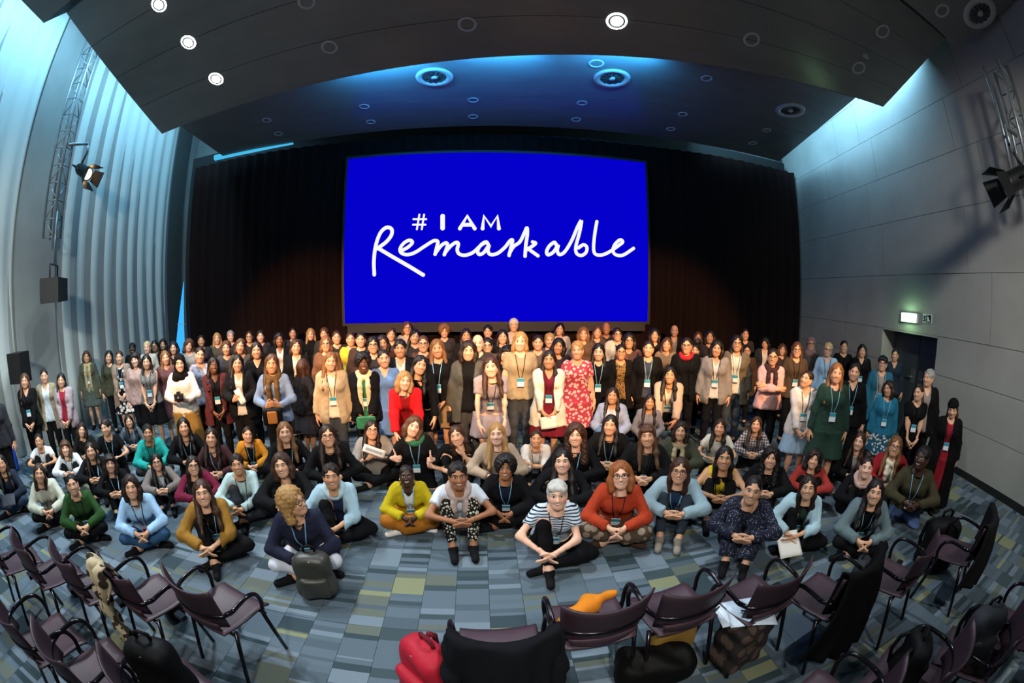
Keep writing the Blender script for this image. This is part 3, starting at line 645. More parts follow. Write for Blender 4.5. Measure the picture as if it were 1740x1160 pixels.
# pelvis (y,z), lean forward in degrees, wrists (person's right hand = -x first), elbow poles, ankles, knee poles, finger directions
S2=lambda x,y,z:(V3(-x,y,z),V3(x,y,z))
POSES=dict(
 stand=dict(pel=(0,.91),lean=2,wr=S2(.25,-.03,.84),ep=S2(.4,.6,0),an=S2(.09,.0,.075),kp=S2(0,-1,0),fd=S2(0,-.1,-1)),
 clasp=dict(pel=(0,.91),lean=3,wr=S2(.075,-.21,.86),ep=S2(1,.5,-.1),an=S2(.09,.0,.075),kp=S2(0,-1,0),fd=S2(-.55,-.1,-.8)),
 cross=dict(pel=(0,.91),lean=2,wr=(V3(.07,-.235,1.12),V3(-.08,-.19,1.15)),ep=S2(1,.1,-.8),an=S2(.09,.0,.075),kp=S2(0,-1,0),fd=(V3(1,.2,.1),V3(-1,.25,.1))),
 hold=dict(pel=(0,.91),lean=3,wr=S2(.085,-.27,1.06),ep=S2(.8,.4,-.6),an=S2(.09,.0,.075),kp=S2(0,-1,0),fd=S2(-.5,-.5,.5)),
 akimbo=dict(pel=(0,.91),lean=4,wr=(V3(-.19,-.03,1.0),V3(.2,-.05,.9)),ep=S2(1,.3,0),an=S2(.09,.0,.075),kp=S2(0,-1,0),fd=(V3(.5,-.4,-.6),V3(0,-.3,-1))),
 lean=dict(pel=(.13,.88),lean=34,wr=S2(.15,-.34,.66),ep=S2(1,.3,0),an=S2(.1,.04,.075),kp=S2(0,-1,0),fd=S2(-.2,-.2,-1)),
 crouch=dict(pel=(.15,.62),lean=24,wr=S2(.12,-.36,.58),ep=S2(1,.3,0),an=S2(.12,.08,.075),kp=S2(.2,-1,0),fd=S2(-.5,-.4,-.6)),
 kneel=dict(pel=(.0,.50),lean=6,wr=S2(.09,-.24,.55),ep=S2(1,.4,0),an=S2(.1,.40,.07),kp=S2(0,-1,-.3),fd=S2(-.6,-.4,-.5)),
 heels=dict(pel=(.06,.17),lean=18,wr=S2(.08,-.28,.35),ep=S2(1,.4,0),an=S2(.11,.14,.07),kp=S2(.12,-1,0),fd=S2(-.6,-.6,-.2)),
 lotus=dict(pel=(0,.115),lean=24,wr=S2(.07,-.42,.27),ep=S2(1,.4,0),an=(V3(.13,-.30,.075),V3(-.14,-.36,.075)),kp=S2(1,-.35,.35),fd=S2(-.5,-.5,-.5)),
 knees=dict(pel=(0,.115),lean=28,wr=S2(.075,-.50,.36),ep=S2(1,.2,-.1),an=S2(.09,-.50,.075),kp=S2(.12,-.3,1),fd=S2(-.8,-.2,-.3)),
 oneknee=dict(pel=(0,.115),lean=25,wr=(V3(-.13,-.46,.27),V3(-.03,-.48,.26)),ep=S2(1,.3,0),an=(V3(-.06,-.48,.075),V3(-.08,-.40,.075)),kp=(V3(-.1,-.2,1),V3(1,-.4,.2)),fd=(V3(.5,-.3,-.5),V3(-.7,-.3,-.3))),
 chin=dict(pel=(0,.115),lean=24,wr=(V3(-.12,-.42,.34),V3(.075,-.33,.50)),ep=(V3(-1,.3,0),V3(.5,-.6,-1)),an=S2(.1,-.48,.075),kp=S2(.15,-.3,1),fd=(V3(.8,-.3,0),V3(-.2,.1,1))),
 thumbs=dict(pel=(.06,.17),lean=12,wr=(V3(-.25,-.30,.50),V3(.20,-.30,.47)),ep=S2(.6,.2,-1),an=S2(.11,.14,.07),kp=S2(.12,-1,0),fd=(V3(.7,-.7,.15),V3(-.7,-.7,.15))),
 paper=dict(pel=(0,.115),lean=16,wr=S2(.07,-.33,.42),ep=S2(.9,.2,-.6),an=(V3(.13,-.32,.075),V3(-.14,-.38,.075)),kp=S2(1,-.35,.35),fd=S2(-.4,-.4,.7)),
 armsx=dict(pel=(0,.115),lean=24,wr=(V3(.10,-.42,.36),V3(-.10,-.39,.39)),ep=S2(1,.1,-.4),an=S2(.1,-.46,.075),kp=S2(.15,-.3,1),fd=(V3(1,.1,0),V3(-1,.1,0))),
)
STANDING={'stand','clasp','cross','hold','akimbo','lean'}
SK={}
def skel(pose):
    if pose in SK: return SK[pose]
    q=POSES[pose]; a=math.radians(q['lean']); P=V3(0,*q['pel'])
    u=V3(0,-math.sin(a),math.cos(a)); f=V3(0,-math.cos(a),-math.sin(a)); r=V3(1,0,0)
    J=dict(P=P,u=u,f=f,r=r,nb=P+u*.485-f*.01)
    up=unit(u*.45+V3(0,0,.55)); J['hc']=J['nb']+up*.152+V3(0,-.02,0); J['nu']=up
    for i,s in enumerate((-1,1)):
        sh=P+u*.438+r*(s*.15)-f*.012; el,wr=ik(sh,q['wr'][i],.275,.24,q['ep'][i])
        hp=P+r*(s*.085)-u*.02; kn,an=ik(hp,q['an'][i],.415,.405,q['kp'][i])
        J[s]=dict(sh=sh,el=el,wr=wr,hp=hp,kn=kn,an=an,fd=unit(q['fd'][i]))
        fw=V3(0,-1,0)
        if an[1]>P[1]+.02 and P[2]<.6: fw=V3(0,.9,-.35)
        elif pose in('lotus','paper') or (pose=='oneknee' and s==1): fw=unit(V3(-s*.9,-.35,0))
        J[s]['toe']=an+unit(fw)*.15+V3(0,0,-.04 if an[2]>.06 else 0); J[s]['heel']=an-unit(fw)*.045+V3(0,0,-.035)
        if J[s]['toe'][2]<.028: J[s]['toe'][2]=.028
    SK[pose]=J; return J
def torso(J):
    P,u,f,r=J['P'],J['u'],J['f'],J['r']; o=[]
    def c(h,w,rad,fo=0.,k=.06): o.append((P+u*h-r*w+f*fo,P+u*h+r*w+f*fo,rad,rad,k))
    c(-.03,.075,.112,-.012); c(.06,.07,.108,-.005); c(.17,.048,.094,.0); c(.28,.06,.098,.004); c(.37,.078,.09,.0); c(.438,.108,.046,-.012,.07)
    for s in(-1,1): o.append((P+u*.325+f*.068+r*(s*.066),P+u*.325+f*.07+r*(s*.068),.058,.058,.05))
    o.append((P+u*.43-f*.012,J['nb']+u*.01,.062,.052,.06))
    return o
def armp(J,s): q=J[s]; return [(q['sh'],q['el'],.043,.035,.04),(q['el'],q['wr'],.037,.025,.03)]
def legp(J,s):
    q=J[s]; mid=q['kn']*.65+q['an']*.35
    return [(q['hp'],q['kn'],.082,.054,.05),(q['kn'],mid,.05,.05,.03),(mid,q['an'],.047,.034,.03)]
def footp(J,s): q=J[s]; return [(q['an'],q['heel'],.034,.032,.03),(q['heel'],q['toe'],.033,.027,.03)]

# hands: fingers along -Z from the wrist, palm towards +Y, thumb towards +X
def hand_sdf(kind):
    pr=[(V3(0,0,.03),V3(0,0,-.02),.024,.024,.02)]
    xs=(-.031,-.0105,.0095,.029); ln=(.055,.072,.078,.068)
    curl={'relax':.55,'fist':2.2,'flat':.2}[kind]
    for x,l in zip(xs,ln):
        b=V3(x,0,-.088); pr.append((V3(x*.5,0,-.015),b,.0165,.0115,.012))
        a=0; p=b; rr=.0095
        for seg,q in ((l*.45,.35),(l*.3,.75),(l*.25,1.)):
            a=curl*q; n=p+V3(0,math.sin(a),-math.cos(a))*seg; pr.append((p,n,rr,rr*.9,.004)); p=n; rr*=.9
    if kind=='fist': t=[V3(.02,.012,-.03),V3(.05,.012,-.06),V3(.085,.005,-.06),V3(.115,0,-.058)]
    else: t=[V3(.018,.01,-.025),V3(.045,.022,-.055),V3(.052,.034,-.085),V3(.048,.042,-.105)]
    for a,b,ra in zip(t,t[1:],(.014,.011,.0095)): pr.append((a,b,ra,ra*.88,.008))
    return pr
HANDS={}
def hand_mesh(kind,far=0):
    if (kind,far) not in HANDS:
        pr=hand_sdf(kind); lo,hi=bounds(pr,.012); HANDS[kind,far]=surf(lambda P:union(P,pr,.01),lo,hi,.0085 if far else .0062,1)
    return HANDS[kind,far]
HEADS={}
def head_mesh(lod):
    if lod in HEADS: return HEADS[lod]
    def fn(P):
        d=ellip(P,(0,.014,.036),(.073,.091,.083))
        d=smin(d,ellip(P,(0,-.018,-.028),(.063,.072,.088)),.03)
        d=smin(d,rcone(P,(0,-.048,-.088),(0,-.052,-.098),.026,.022),.035)
        for s in(-1,1):
            d=smin(d,rcone(P,(s*.055,.005,-.045),(s*.02,-.05,-.09),.022,.02),.03)
            d=smin(d,rcone(P,(s*.038,-.062,-.03),(s*.04,-.058,-.034),.022,.02),.03)
            d=smin(d,rcone(P,(s*.015,-.085,.021),(s*.045,-.07,.019),.009,.008),.02)
            d=smax(d,-rcone(P,(s*.031,-.108,.0),(s*.034,-.104,.0),.022,.02),.014)
            d=smin(d,rcone(P,(s*.032,-.072,0),(s*.032,-.072,0),.0135,.0135),.006)
            d=smin(d,ellip(P,(s*.076,.012,-.008),(.011,.02,.032)),.012)
            d=smin(d,rcone(P,(s*.011,-.088,-.041),(s*.011,-.086,-.041),.0095,.008),.01)
        d=smin(d,rcone(P,(0,-.082,.008),(0,-.1045,-.036),.0085,.0115),.016)
        d=smin(d,rcone(P,(-.02,-.074,-.058),(.02,-.074,-.058),.0085,.0085),.014)
        d=smin(d,rcone(P,(-.015,-.072,-.069),(.015,-.072,-.069),.0085,.0085),.012)
        d=smin(d,rcone(P,(0,.022,-.05),(0,.038,-.19),.05,.052),.03)
        return d
    HEADS[lod]=surf(fn,(-.1,-.13,-.2),(.1,.125,.135),{0:.0078,1:.0105,2:.0125}[lod],1)
    return HEADS[lod]
BODY={}
def body_mesh(pose,far=0):
    if (pose,far) in BODY: return BODY[pose,far]
    J=skel(pose); pr=torso(J)+[(J['nb']-J['u']*.03,J['hc']-J['nu']*.1+V3(0,.03,0),.054,.047,.03)]
    for s in(-1,1): pr+=armp(J,s)+legp(J,s)+footp(J,s)
    lo,hi=bounds(pr,.05); V,Q=surf(lambda P:union(P,pr,.05),lo,hi,.034 if far else .025,1)
    Vs=[V];Qs=[Q];n=len(V)
    for s in(-1,1):
        q=J[s]; d=unit(q['fd']*.75+unit(q['wr']-q['el'])*.25)
        # palm faces the body / the other hand
        inn=V3(-s,.35,.1) if pose not in('hold','paper') else V3(-s*.7,.6,.4)
        if pose=='thumbs': inn=V3(0,.3,-1); 
        kind='fist' if pose=='thumbs' else 'relax'
        HV,HQ=hand_mesh(kind,far)
        zx=-d; y=unit(inn-zx*(inn@zx)); x=np.cross(y,zx)
        if pose=='thumbs':
            x=unit(V3(0,0,1)-zx*(zx[2])); y=np.cross(zx,x)
        hv=HV.copy().astype(np.float64)
        # thumb side: mirror when the thumb would point backwards
        if pose!='thumbs' and x@(V3(0,-1,.4))<0: hv[:,0]*=-1; hq=HQ[:,::-1]
        else: hq=HQ
        W=q['wr']+hv[:,[0]]*x+hv[:,[1]]*y+hv[:,[2]]*zx
        Vs.append(W.astype(np.float32)); Qs.append(hq+n); n+=len(W)
    BODY[pose,far]=(np.concatenate(Vs),np.concatenate(Qs)); return BODY[pose,far]

# ---------------------------------------------------------------- clothes
def plane(P,pt,n): return (P-A3(pt))@A3(n)
def sleeve_sdf(P,J,s,kind,grow):
    q=J[s]; up,fo=armp(J,s)
    if kind=='none': return None
    if kind=='short':
        e=q['sh']*.42+q['el']*.58; n=unit(q['el']-q['sh'])
        return smax(rcone(P,up[0],up[1],.045+grow,.045+grow),plane(P,e,n),.008)
    a=rcone(P,up[0],up[1],.044+grow,.04+grow)
    e=q['wr'] if kind=='long' else q['el']*.5+q['wr']*.5
    n=unit(q['wr']-q['el']); e=e-n*.012
    b=smax(rcone(P,q['el'],q['wr']+n*.05,.042+grow,.032+grow),plane(P,e,n),.008)
    return smin(a,b,.03)
TOPK={ # sleeve, neck, grow, hem below the pelvis, open front
 'tee':('short','round',.010,-.10,None),'vtee':('short','v',.010,-.10,None),'vest':('none','v',.010,-.10,None),
 'sweater':('long','round',.016,-.12,None),'vsweater':('long','v',.016,-.12,None),'turtle':('long','turtle',.014,-.12,None),
 'shirt':('long','v',.012,-.12,None),'three':('three','round',.014,-.12,None),
 'blazer':('long','v',.026,-.20,.055),'cardigan':('long','v',.024,-.26,.075),'coat':('long','v',.030,-.76,.06),'jacket':('long','v',.028,-.16,.03),
 'poncho':('three','v',.034,-.16,None)}
GAR={}
def top_fn(pose,kind):
    J=skel(pose); sl,neck,g,hem,opn=TOPK[kind]; P0,u,f,r=J['P'],J['u'],J['f'],J['r']; st=pose in STANDING
    if not st: hem=max(hem,-.07)
    tp=torso(J); 
    if st and hem<=-.1:
        e=-hem; tp=tp+[(P0-u*.1-r*.085,P0-u*.1+r*.085,.12,.12,.06)]
        if e>.24:
            R1,R2=(.122,.13) if e<.5 else (.15,.19)
            for s_ in(-1,1): tp=tp+[(V3(s_*.085,P0[1],P0[2]-.08),V3(s_*.11,P0[1],P0[2]-e),R1-.01,R2,.06)]
    nb=J['nb']
    def fn(P):
        d=union(P,tp,.06,g)
        hn=(V3(0,0,-1) if st else -u)
        d=smax(d,plane(P,P0-(V3(0,0,1) if st else u)*(-hem),hn),.012)
        if sl=='none':
            for s in(-1,1): d=smax(d,-rcone(P,J[s]['sh']+r*(s*.035)+u*.06,J[s]['sh']+r*(s*.035)-u*.09,.04,.045),.01)
        for s in(-1,1):
            q=sleeve_sdf(P,J,s,sl,g)
            if q is not None: d=smin(d,q,.03)
        wr=.0035*np.sin(P[...,2]*70+9*np.sin(P[...,0]*16)+P[...,1]*40)+.003*np.sin(P[...,0]*60+P[...,2]*23)
        d=d+wr
        if neck=='round': d=smax(d,-rcone(P,nb-u*.02+f*.015,nb+u*.2+f*.02,.066+g*.5,.09),.01)
        elif neck=='v':
            d=smax(d,-rcone(P,nb-u*.01+f*.01,nb+u*.2,.062+g*.5,.09),.01)
            d=smax(d,-rcone(P,nb+f*.09-u*.0,nb+f*.15-u*.135,.052,.008),.01)
        else:
            d=smin(d,rcone(P,nb-u*.02,nb+J['nu']*.06+f*.012,.062,.058),.03); d=smax(d,plane(P,nb+J['nu']*.075,J['nu']),.006)
        if opn:
            h=(P-A3(P0))@A3(u); x=np.abs((P-A3(P0))@A3(r)); y=(P-A3(P0))@A3(f)
            w=np.clip(opn*(.75+.5*np.clip((.25-h)/.3,0,1.2)),.02,.14)+np.clip(h-.25,0,.25)*.1
            d=smax(d,-np.maximum(x-w,.02-y),.008)
        return d
    return fn,tp
def top_mesh(pose,kind,h=.0172):
    key=(pose,kind)
    if key not in GAR:
        fn,tp=top_fn(pose,kind); J=skel(pose); pr=list(tp)
        for s in(-1,1): pr+=armp(J,s)
        lo,hi=bounds(pr,.07); V,Q=surf(fn,lo,hi,h,1); GAR[key]=raw_mesh(kind,V,Q)
    return GAR[key]
def bottom_mesh(pose,kind):
    key=(pose,kind,'b')
    if key in GAR: return GAR[key]
    J=skel(pose); P0,u=J['P'],J['u']; st=pose in STANDING
    g={'trousers':.012,'wide':.034,'skirt':.03,'long_skirt':.035}[kind]
    hips=[(P0-J['r']*.078-u*.03,P0+J['r']*.078-u*.03,.112,.112,.06),(P0-J['r']*.07+u*.05,P0+J['r']*.07+u*.05,.1,.1,.06)]
    legs=[]
    for s in(-1,1): legs+=legp(J,s)
    if st and kind in('skirt','long_skirt'):
        zl=.5 if kind=='skirt' else .12
        pr=hips+[(V3(s_*.085,P0[1],P0[2]-.04),V3(s_*.11,P0[1]*.6,zl),.108,.15,.08) for s_ in(-1,1)]
        fn=lambda P:smax(smax(union(P,pr,.06,.012),-P[...,2]+zl,.01),plane(P,P0-u*.03,u),.01)+.006*np.sin(np.arctan2(P[...,1]-P0[1],P[...,0])*14)*np.clip((.9-P[...,2])*2,0,1)
    else:
        pr=hips+legs
        k=.05 if kind in('trousers',) else .09
        cut=[(J[s]['an']+unit(J[s]['kn']-J[s]['an'])*(.05 if kind!='skirt' else .2),unit(J[s]['an']-J[s]['kn'])) for s in(-1,1)]
        def fn(P):
            d=smax(union(P,hips,.06,(.0 if kind=='trousers' else .006) if st else g),plane(P,P0+u*(-.02 if st else .07),u),.01)
            for s in(-1,1):
                e=union(P,legp(J,s),.04,g+(0 if kind!='wide' else .012)); i=0 if s<0 else 1
                e=smax(e,plane(P,cut[i][0],cut[i][1]),.008); d=smin(d,e,k)
            d=d+.003*np.sin(P[...,2]*60+8*np.sin(P[...,0]*20)+P[...,1]*50)
            return np.maximum(d,.004-P[...,2])
    lo,hi=bounds(pr,.07); lo[2]=max(lo[2],-.02); V,Q=surf(fn,lo,hi,.0195,1); GAR[key]=raw_mesh(kind,V,Q); return GAR[key]
def shoe_mesh(pose,s):
    key=(pose,s,'shoe')
    if key not in GAR:
        J=skel(pose); pr=footp(J,s); q=J[s]
        def fn(P):
            d=smax(union(P,pr,.03,.009),plane(P,q['an']+unit(q['kn']-q['an'])*.012,unit(q['kn']-q['an'])),.006)
            return np.maximum(d,.003-P[...,2])
        lo,hi=bounds(pr,.03); V,Q=surf(fn,lo,hi,.011,1); GAR[key]=raw_mesh('shoe',V,Q)
    return GAR[key]
def trace(fn,pts,dirs,off):
    """walk each point along its direction until it lies off above the surface"""
    P=np.array(pts,np.float32); D=np.array(dirs,np.float32)
    for _ in range(40): P=P+D*np.maximum(fn(P)-off,-.02)[:,None]*.8
    return P
def lanyard_parts(pose,kinds):
    """ribbon and card laid on whatever is worn in front; kinds: the garments from inside out"""
    key=(pose,tuple(kinds),'lan')
    if key in GAR: return GAR[key]
    J=skel(pose); fns=[top_fn(pose,k)[0] for k in kinds]; tp=torso(J)
    fn=lambda P:np.minimum(np.min([f(P) for f in fns],0),union(P,tp,.06))
    P0,u,f,r,nb=J['P'],J['u'],J['f'],J['r'],J['nb']; m=MB(); n=12; ends=[]; path=[]
    for s in(-1,1):
        st=[];di=[]
        for i in range(n+1):
            t=i/n; x=s*(.062-.046*t); hgt=.475-.285*t
            st.append(P0+u*hgt+r*x+f*(.30)); di.append(-f)
        Q=trace(fn,st,di,.006)
        top=nb+r*(s*.064)-f*.02+u*.004
        Q=np.vstack([top[None],Q]); ends.append(Q[-1])
        path=path+list(Q[::-1])+[nb-f*.066+u*.006] if s<0 else path+list(Q)
    m.tube(path,.0048,5)
    lan=m.mesh('lanyard',True)
    c=(ends[0]+ends[1])/2
    # card hangs from there, resting on the lower front
    low=trace(fn,[P0+u*.07+f*.32],[-f],.008)[0]; hi_=A3(c)+A3(f)*.006
    dn=unit(np.asarray(low,np.float64)-hi_); dn=unit(dn*.8+V3(0,0,-.2)) if pose in STANDING else dn
    nf=unit(np.cross(np.asarray(r),dn)); 
    if nf@f<0: nf=-nf
    def card(h0,h1,th):
        q=[]
        for t in(0,th):
            for x,hh in((-1,h0),(1,h0),(1,h1),(-1,h1)): q.append(hi_+V3(*r)*x*.043+dn*hh+nf*(t+.002))
        return q
    F=[(3,2,1,0),(4,5,6,7),(0,1,5,4),(1,2,6,5),(2,3,7,6),(3,0,4,7)]
    b=MB(); b.add(card(0,.122,.004),F); bm=b.mesh('badge'); b2=MB(); b2.add(card(.003,.045,.0055),F); band=b2.mesh('badge_band')
    b3=MB(); b3.add(card(.108,.121,.0055),F); foot=b3.mesh('badge_strip')
    GAR[key]=(lan,bm,band,foot); return GAR[key]

# ---------------------------------------------------------------- hair, headwear, glasses (head coordinates, face towards -Y)
HAIR={}
def hair_mesh(style):
    if style in HAIR: return HAIR[style]
    F32=np.float32
    def cap(P,grow=0.,hl=.072):
        d=ellip(P,(0,.02,.036),(.086+grow,.104+grow,.094+grow))
        face=ellip(P,(0,-.145,-.058),(.071,.112,.125)); d=smax(d,-face,.012); d=smax(d,-ellip(P,(.008,-.118,.052),(.03,.05,.04)),.014)
        return smax(d,-(P[...,2]+.075)*1.,.03)
    lo,hi=(-.2,-.2,-.5),(.2,.24,.19); h=.0112
    wav=lambda P:.004*np.sin(np.arctan2(P[...,0],P[...,1]+.02)*22+P[...,2]*20)
    if style in('long','longwave','longback','ombre','bangs'):
        front=style!='longback'; L=-.36 if style!='longback' else -.17
        def fn(P):
            d=cap(P)
            for s in(-1,1):
                a=[V3(s*.07,.012,.03),V3(s*.08,.022,-.09),V3(s*(.09 if front else .075),-.005 if front else .06,-.2),V3(s*(.098 if front else .075),-.066 if front else .09,L)]
                rr=(.026,.029,.032,.018)
                for i in range(3): d=smin(d,rcone(P,a[i],a[i+1],rr[i],rr[i+1]),.03)
            d=smin(d,rcone(P,(-.035,.085,.0),(-.05,.1,-.26),.045,.04),.05); d=smin(d,rcone(P,(.035,.085,.0),(.05,.1,-.26),.045,.04),.05)
            if style=='bangs': d=smin(d,rcone(P,(-.045,-.068,.062),(.045,-.068,.062),.024,.024),.02)
            am=.004 if style!='longwave' else .011
            return d+wav(P)+am*np.sin(P[...,2]*48+np.sign(P[...,0])*1.3+P[...,1]*12)*np.clip(-P[...,2]*5,0,1)
    elif style in('bob','bobbang'):
        def fn(P):
            d=cap(P,.006)
            for s in(-1,1):
                for a,b,ra,rb in((V3(s*.068,.0,.04),V3(s*.084,.005,-.05),.034,.042),(V3(s*.084,.005,-.05),V3(s*.08,-.012,-.13),.042,.032)): d=smin(d,rcone(P,a,b,ra,rb),.03)
            d=smin(d,rcone(P,(0,.08,0),(0,.075,-.11),.065,.055),.05)
            if style=='bobbang': d=smin(d,rcone(P,(-.045,-.07,.06),(.045,-.07,.06),.024,.024),.02)
            return d+wav(P)
        lo,hi=(-.16,-.15,-.2),(.16,.18,.17)
    elif style in('tied','bun','topbun','pony'):
        def fn(P):
            d=cap(P,-.004)
            if style=='bun': d=smin(d,ellip(P,(0,.125,.04),(.042,.036,.04)),.02)
            elif style=='topbun': d=smin(d,ellip(P,(0,.05,.145),(.042,.042,.036)),.02)
            elif style=='pony': d=smin(d,rcone(P,(0,.11,.03),(.07,.1,-.2),.032,.022),.03)
            else: d=smin(d,rcone(P,(0,.1,.0),(0,.12,-.06),.035,.03),.03)
            return d+wav(P)*.6
        lo,hi=(-.14,-.13,-.26),(.14,.2,.21)
    elif style in('short','pixie'):
        def fn(P):
            d=cap(P,.002); 
            if style=='pixie': d=smin(d,rcone(P,(-.05,-.062,.07),(.045,-.075,.055),.026,.024),.02)
            d=smax(d,-(P[...,2]+.045),.02)
            return d+wav(P)+.004*np.sin(P[...,0]*90)*np.sin(P[...,2]*80)
        lo,hi=(-.14,-.15,-.12),(.14,.17,.17)
    elif style in('afro','curly','curlylong'):
        g={'afro':.035,'curly':.02,'curlylong':.02}[style]
        def fn(P):
            d=cap(P,g)
            if style!='afro':
                L=-.12 if style=='curly' else -.3
                for s in(-1,1): d=smin(d,rcone(P,(s*.08,.035,.02),(s*.095,.03,L),.042,.045),.03)
                d=smin(d,rcone(P,(0,.09,0),(0,.1,L*.9),.07,.06),.05)
            return d+.009*np.sin(P[...,0]*115)*np.sin(P[...,1]*110)*np.sin(P[...,2]*105)+.003*np.sin(P[...,2]*160+P[...,0]*90)
        lo,hi=(-.2,-.18,-.4),(.2,.24,.21)
    elif style=='bald':
        def fn(P): return smax(cap(P,-.009),(P[...,2]-.05)-P[...,1]*.2,.01)
        lo,hi=(-.14,-.13,-.12),(.14,.16,.17)
    elif style=='hijab':
        def fn(P):
            d=ellip(P,(0,.02,.03),(.094,.112,.105)); d=smin(d,rcone(P,(0,.02,-.06),(0,.03,-.16),.088,.098),.04)
            d=smin(d,rcone(P,(-.06,-.0,-.2),(.06,-.0,-.2),.085,.085),.06)
            d=smax(d,-ellip(P,(0,-.13,-.012),(.058,.1,.088)),.012); d=smax(d,-(P[...,2]+.25),.02)
            return d+.004*np.sin(P[...,2]*70+P[...,0]*40)
        lo,hi=(-.22,-.15,-.32),(.22,.2,.17)
    elif style=='beanie':
        def fn(P):
            d=ellip(P,(0,.018,.05),(.096,.115,.105)); return smax(d,-(P[...,2]-.038-P[...,1]*.12),.012)+.0025*np.sin(np.arctan2(P[...,0],P[...,1])*40)
        lo,hi=(-.14,-.15,-.05),(.14,.17,.19)
    V,Q=surf(fn,lo,hi,h,1); HAIR[style]=raw_mesh('hair',V,Q); return HAIR[style]
def glasses_mesh():
    if 'g' in HAIR: return HAIR['g']
    m=MB()
    for s in(-1,1):
        m.tube([(s*.033+.024*math.cos(a)*1.05,-.101+.006*abs(math.cos(a))*(1 if s*math.cos(a)>0 else 0),-.002+.019*math.sin(a)) for a in [2*math.pi*k/14 for k in range(14)]],.0026,5,True)
        m.tube([(s*.057,-.096,.004),(s*.076,-.06,.006),(s*.083,.01,.004)],.0024,5)
    m.tube([(-.009,-.102,.002),(0,-.107,.005),(.009,-.102,.002)],.0024,5)
    HAIR['g']=m.mesh('glasses',True); return HAIR['g']
def earring_mesh():
    if 'e' not in HAIR:
        m=MB(); m.tube([(0,.024*math.cos(a),-.03+.028*math.sin(a)) for a in [2*math.pi*k/14 for k in range(14)]],.0035,6,True); HAIR['e']=m.mesh('earring',True)
    return HAIR['e']
def scarf_mesh(pose,kind):
    key=(pose,kind,'scarf')
    if key in GAR: return GAR[key]
    J=skel(pose); nb,u,f,r,P0=J['nb'],J['u'],J['f'],J['r'],J['P']; tp=torso(J)
    body=lambda P:union(P,tp,.06)
    pr=[]
    n=14
    R=.085 if kind!='shawl' else .15
    for i in range(n):
        a,b=[2*math.pi*k/n for k in(i,i+1)]
        q=[nb+r*(R*math.cos(t))+f*(R*.95*math.sin(t)+.012)+u*(.018-.045*max(0,math.sin(t))-(.05*abs(math.cos(t)) if kind=='shawl' else 0)) for t in(a,b)]
        rad=.033 if kind!='shawl' else .055
        pr.append((q[0],q[1],rad,rad,.02))
    if kind in('scarf','shawl','longscarf'):
        L={'scarf':.2,'shawl':.05,'longscarf':.02}[kind]
        for s in(-1,1):
            st=[P0+u*h+r*(s*(.055 if kind!='shawl' else .08))+f*.3 for h in(.42,.36,.28,L)]
            Q=trace(body,st,[-f]*4,.024)
            for a,b in zip(Q,Q[1:]): pr.append((a,b,.033 if kind!='shawl' else .05,.033 if kind!='shawl' else .045,.02))
    lo,hi=bounds(pr,.04)
    fn=lambda P:smax(union(P,pr,.02),-(rcone(P,nb-u*.1,nb+J['nu']*.12+f*.02,.05,.05)),.01)+.002*np.sin(P[...,2]*85+P[...,0]*50)
    V,Q=surf(fn,lo,hi,.013,1); GAR[key]=raw_mesh('scarf',V,Q); return GAR[key]

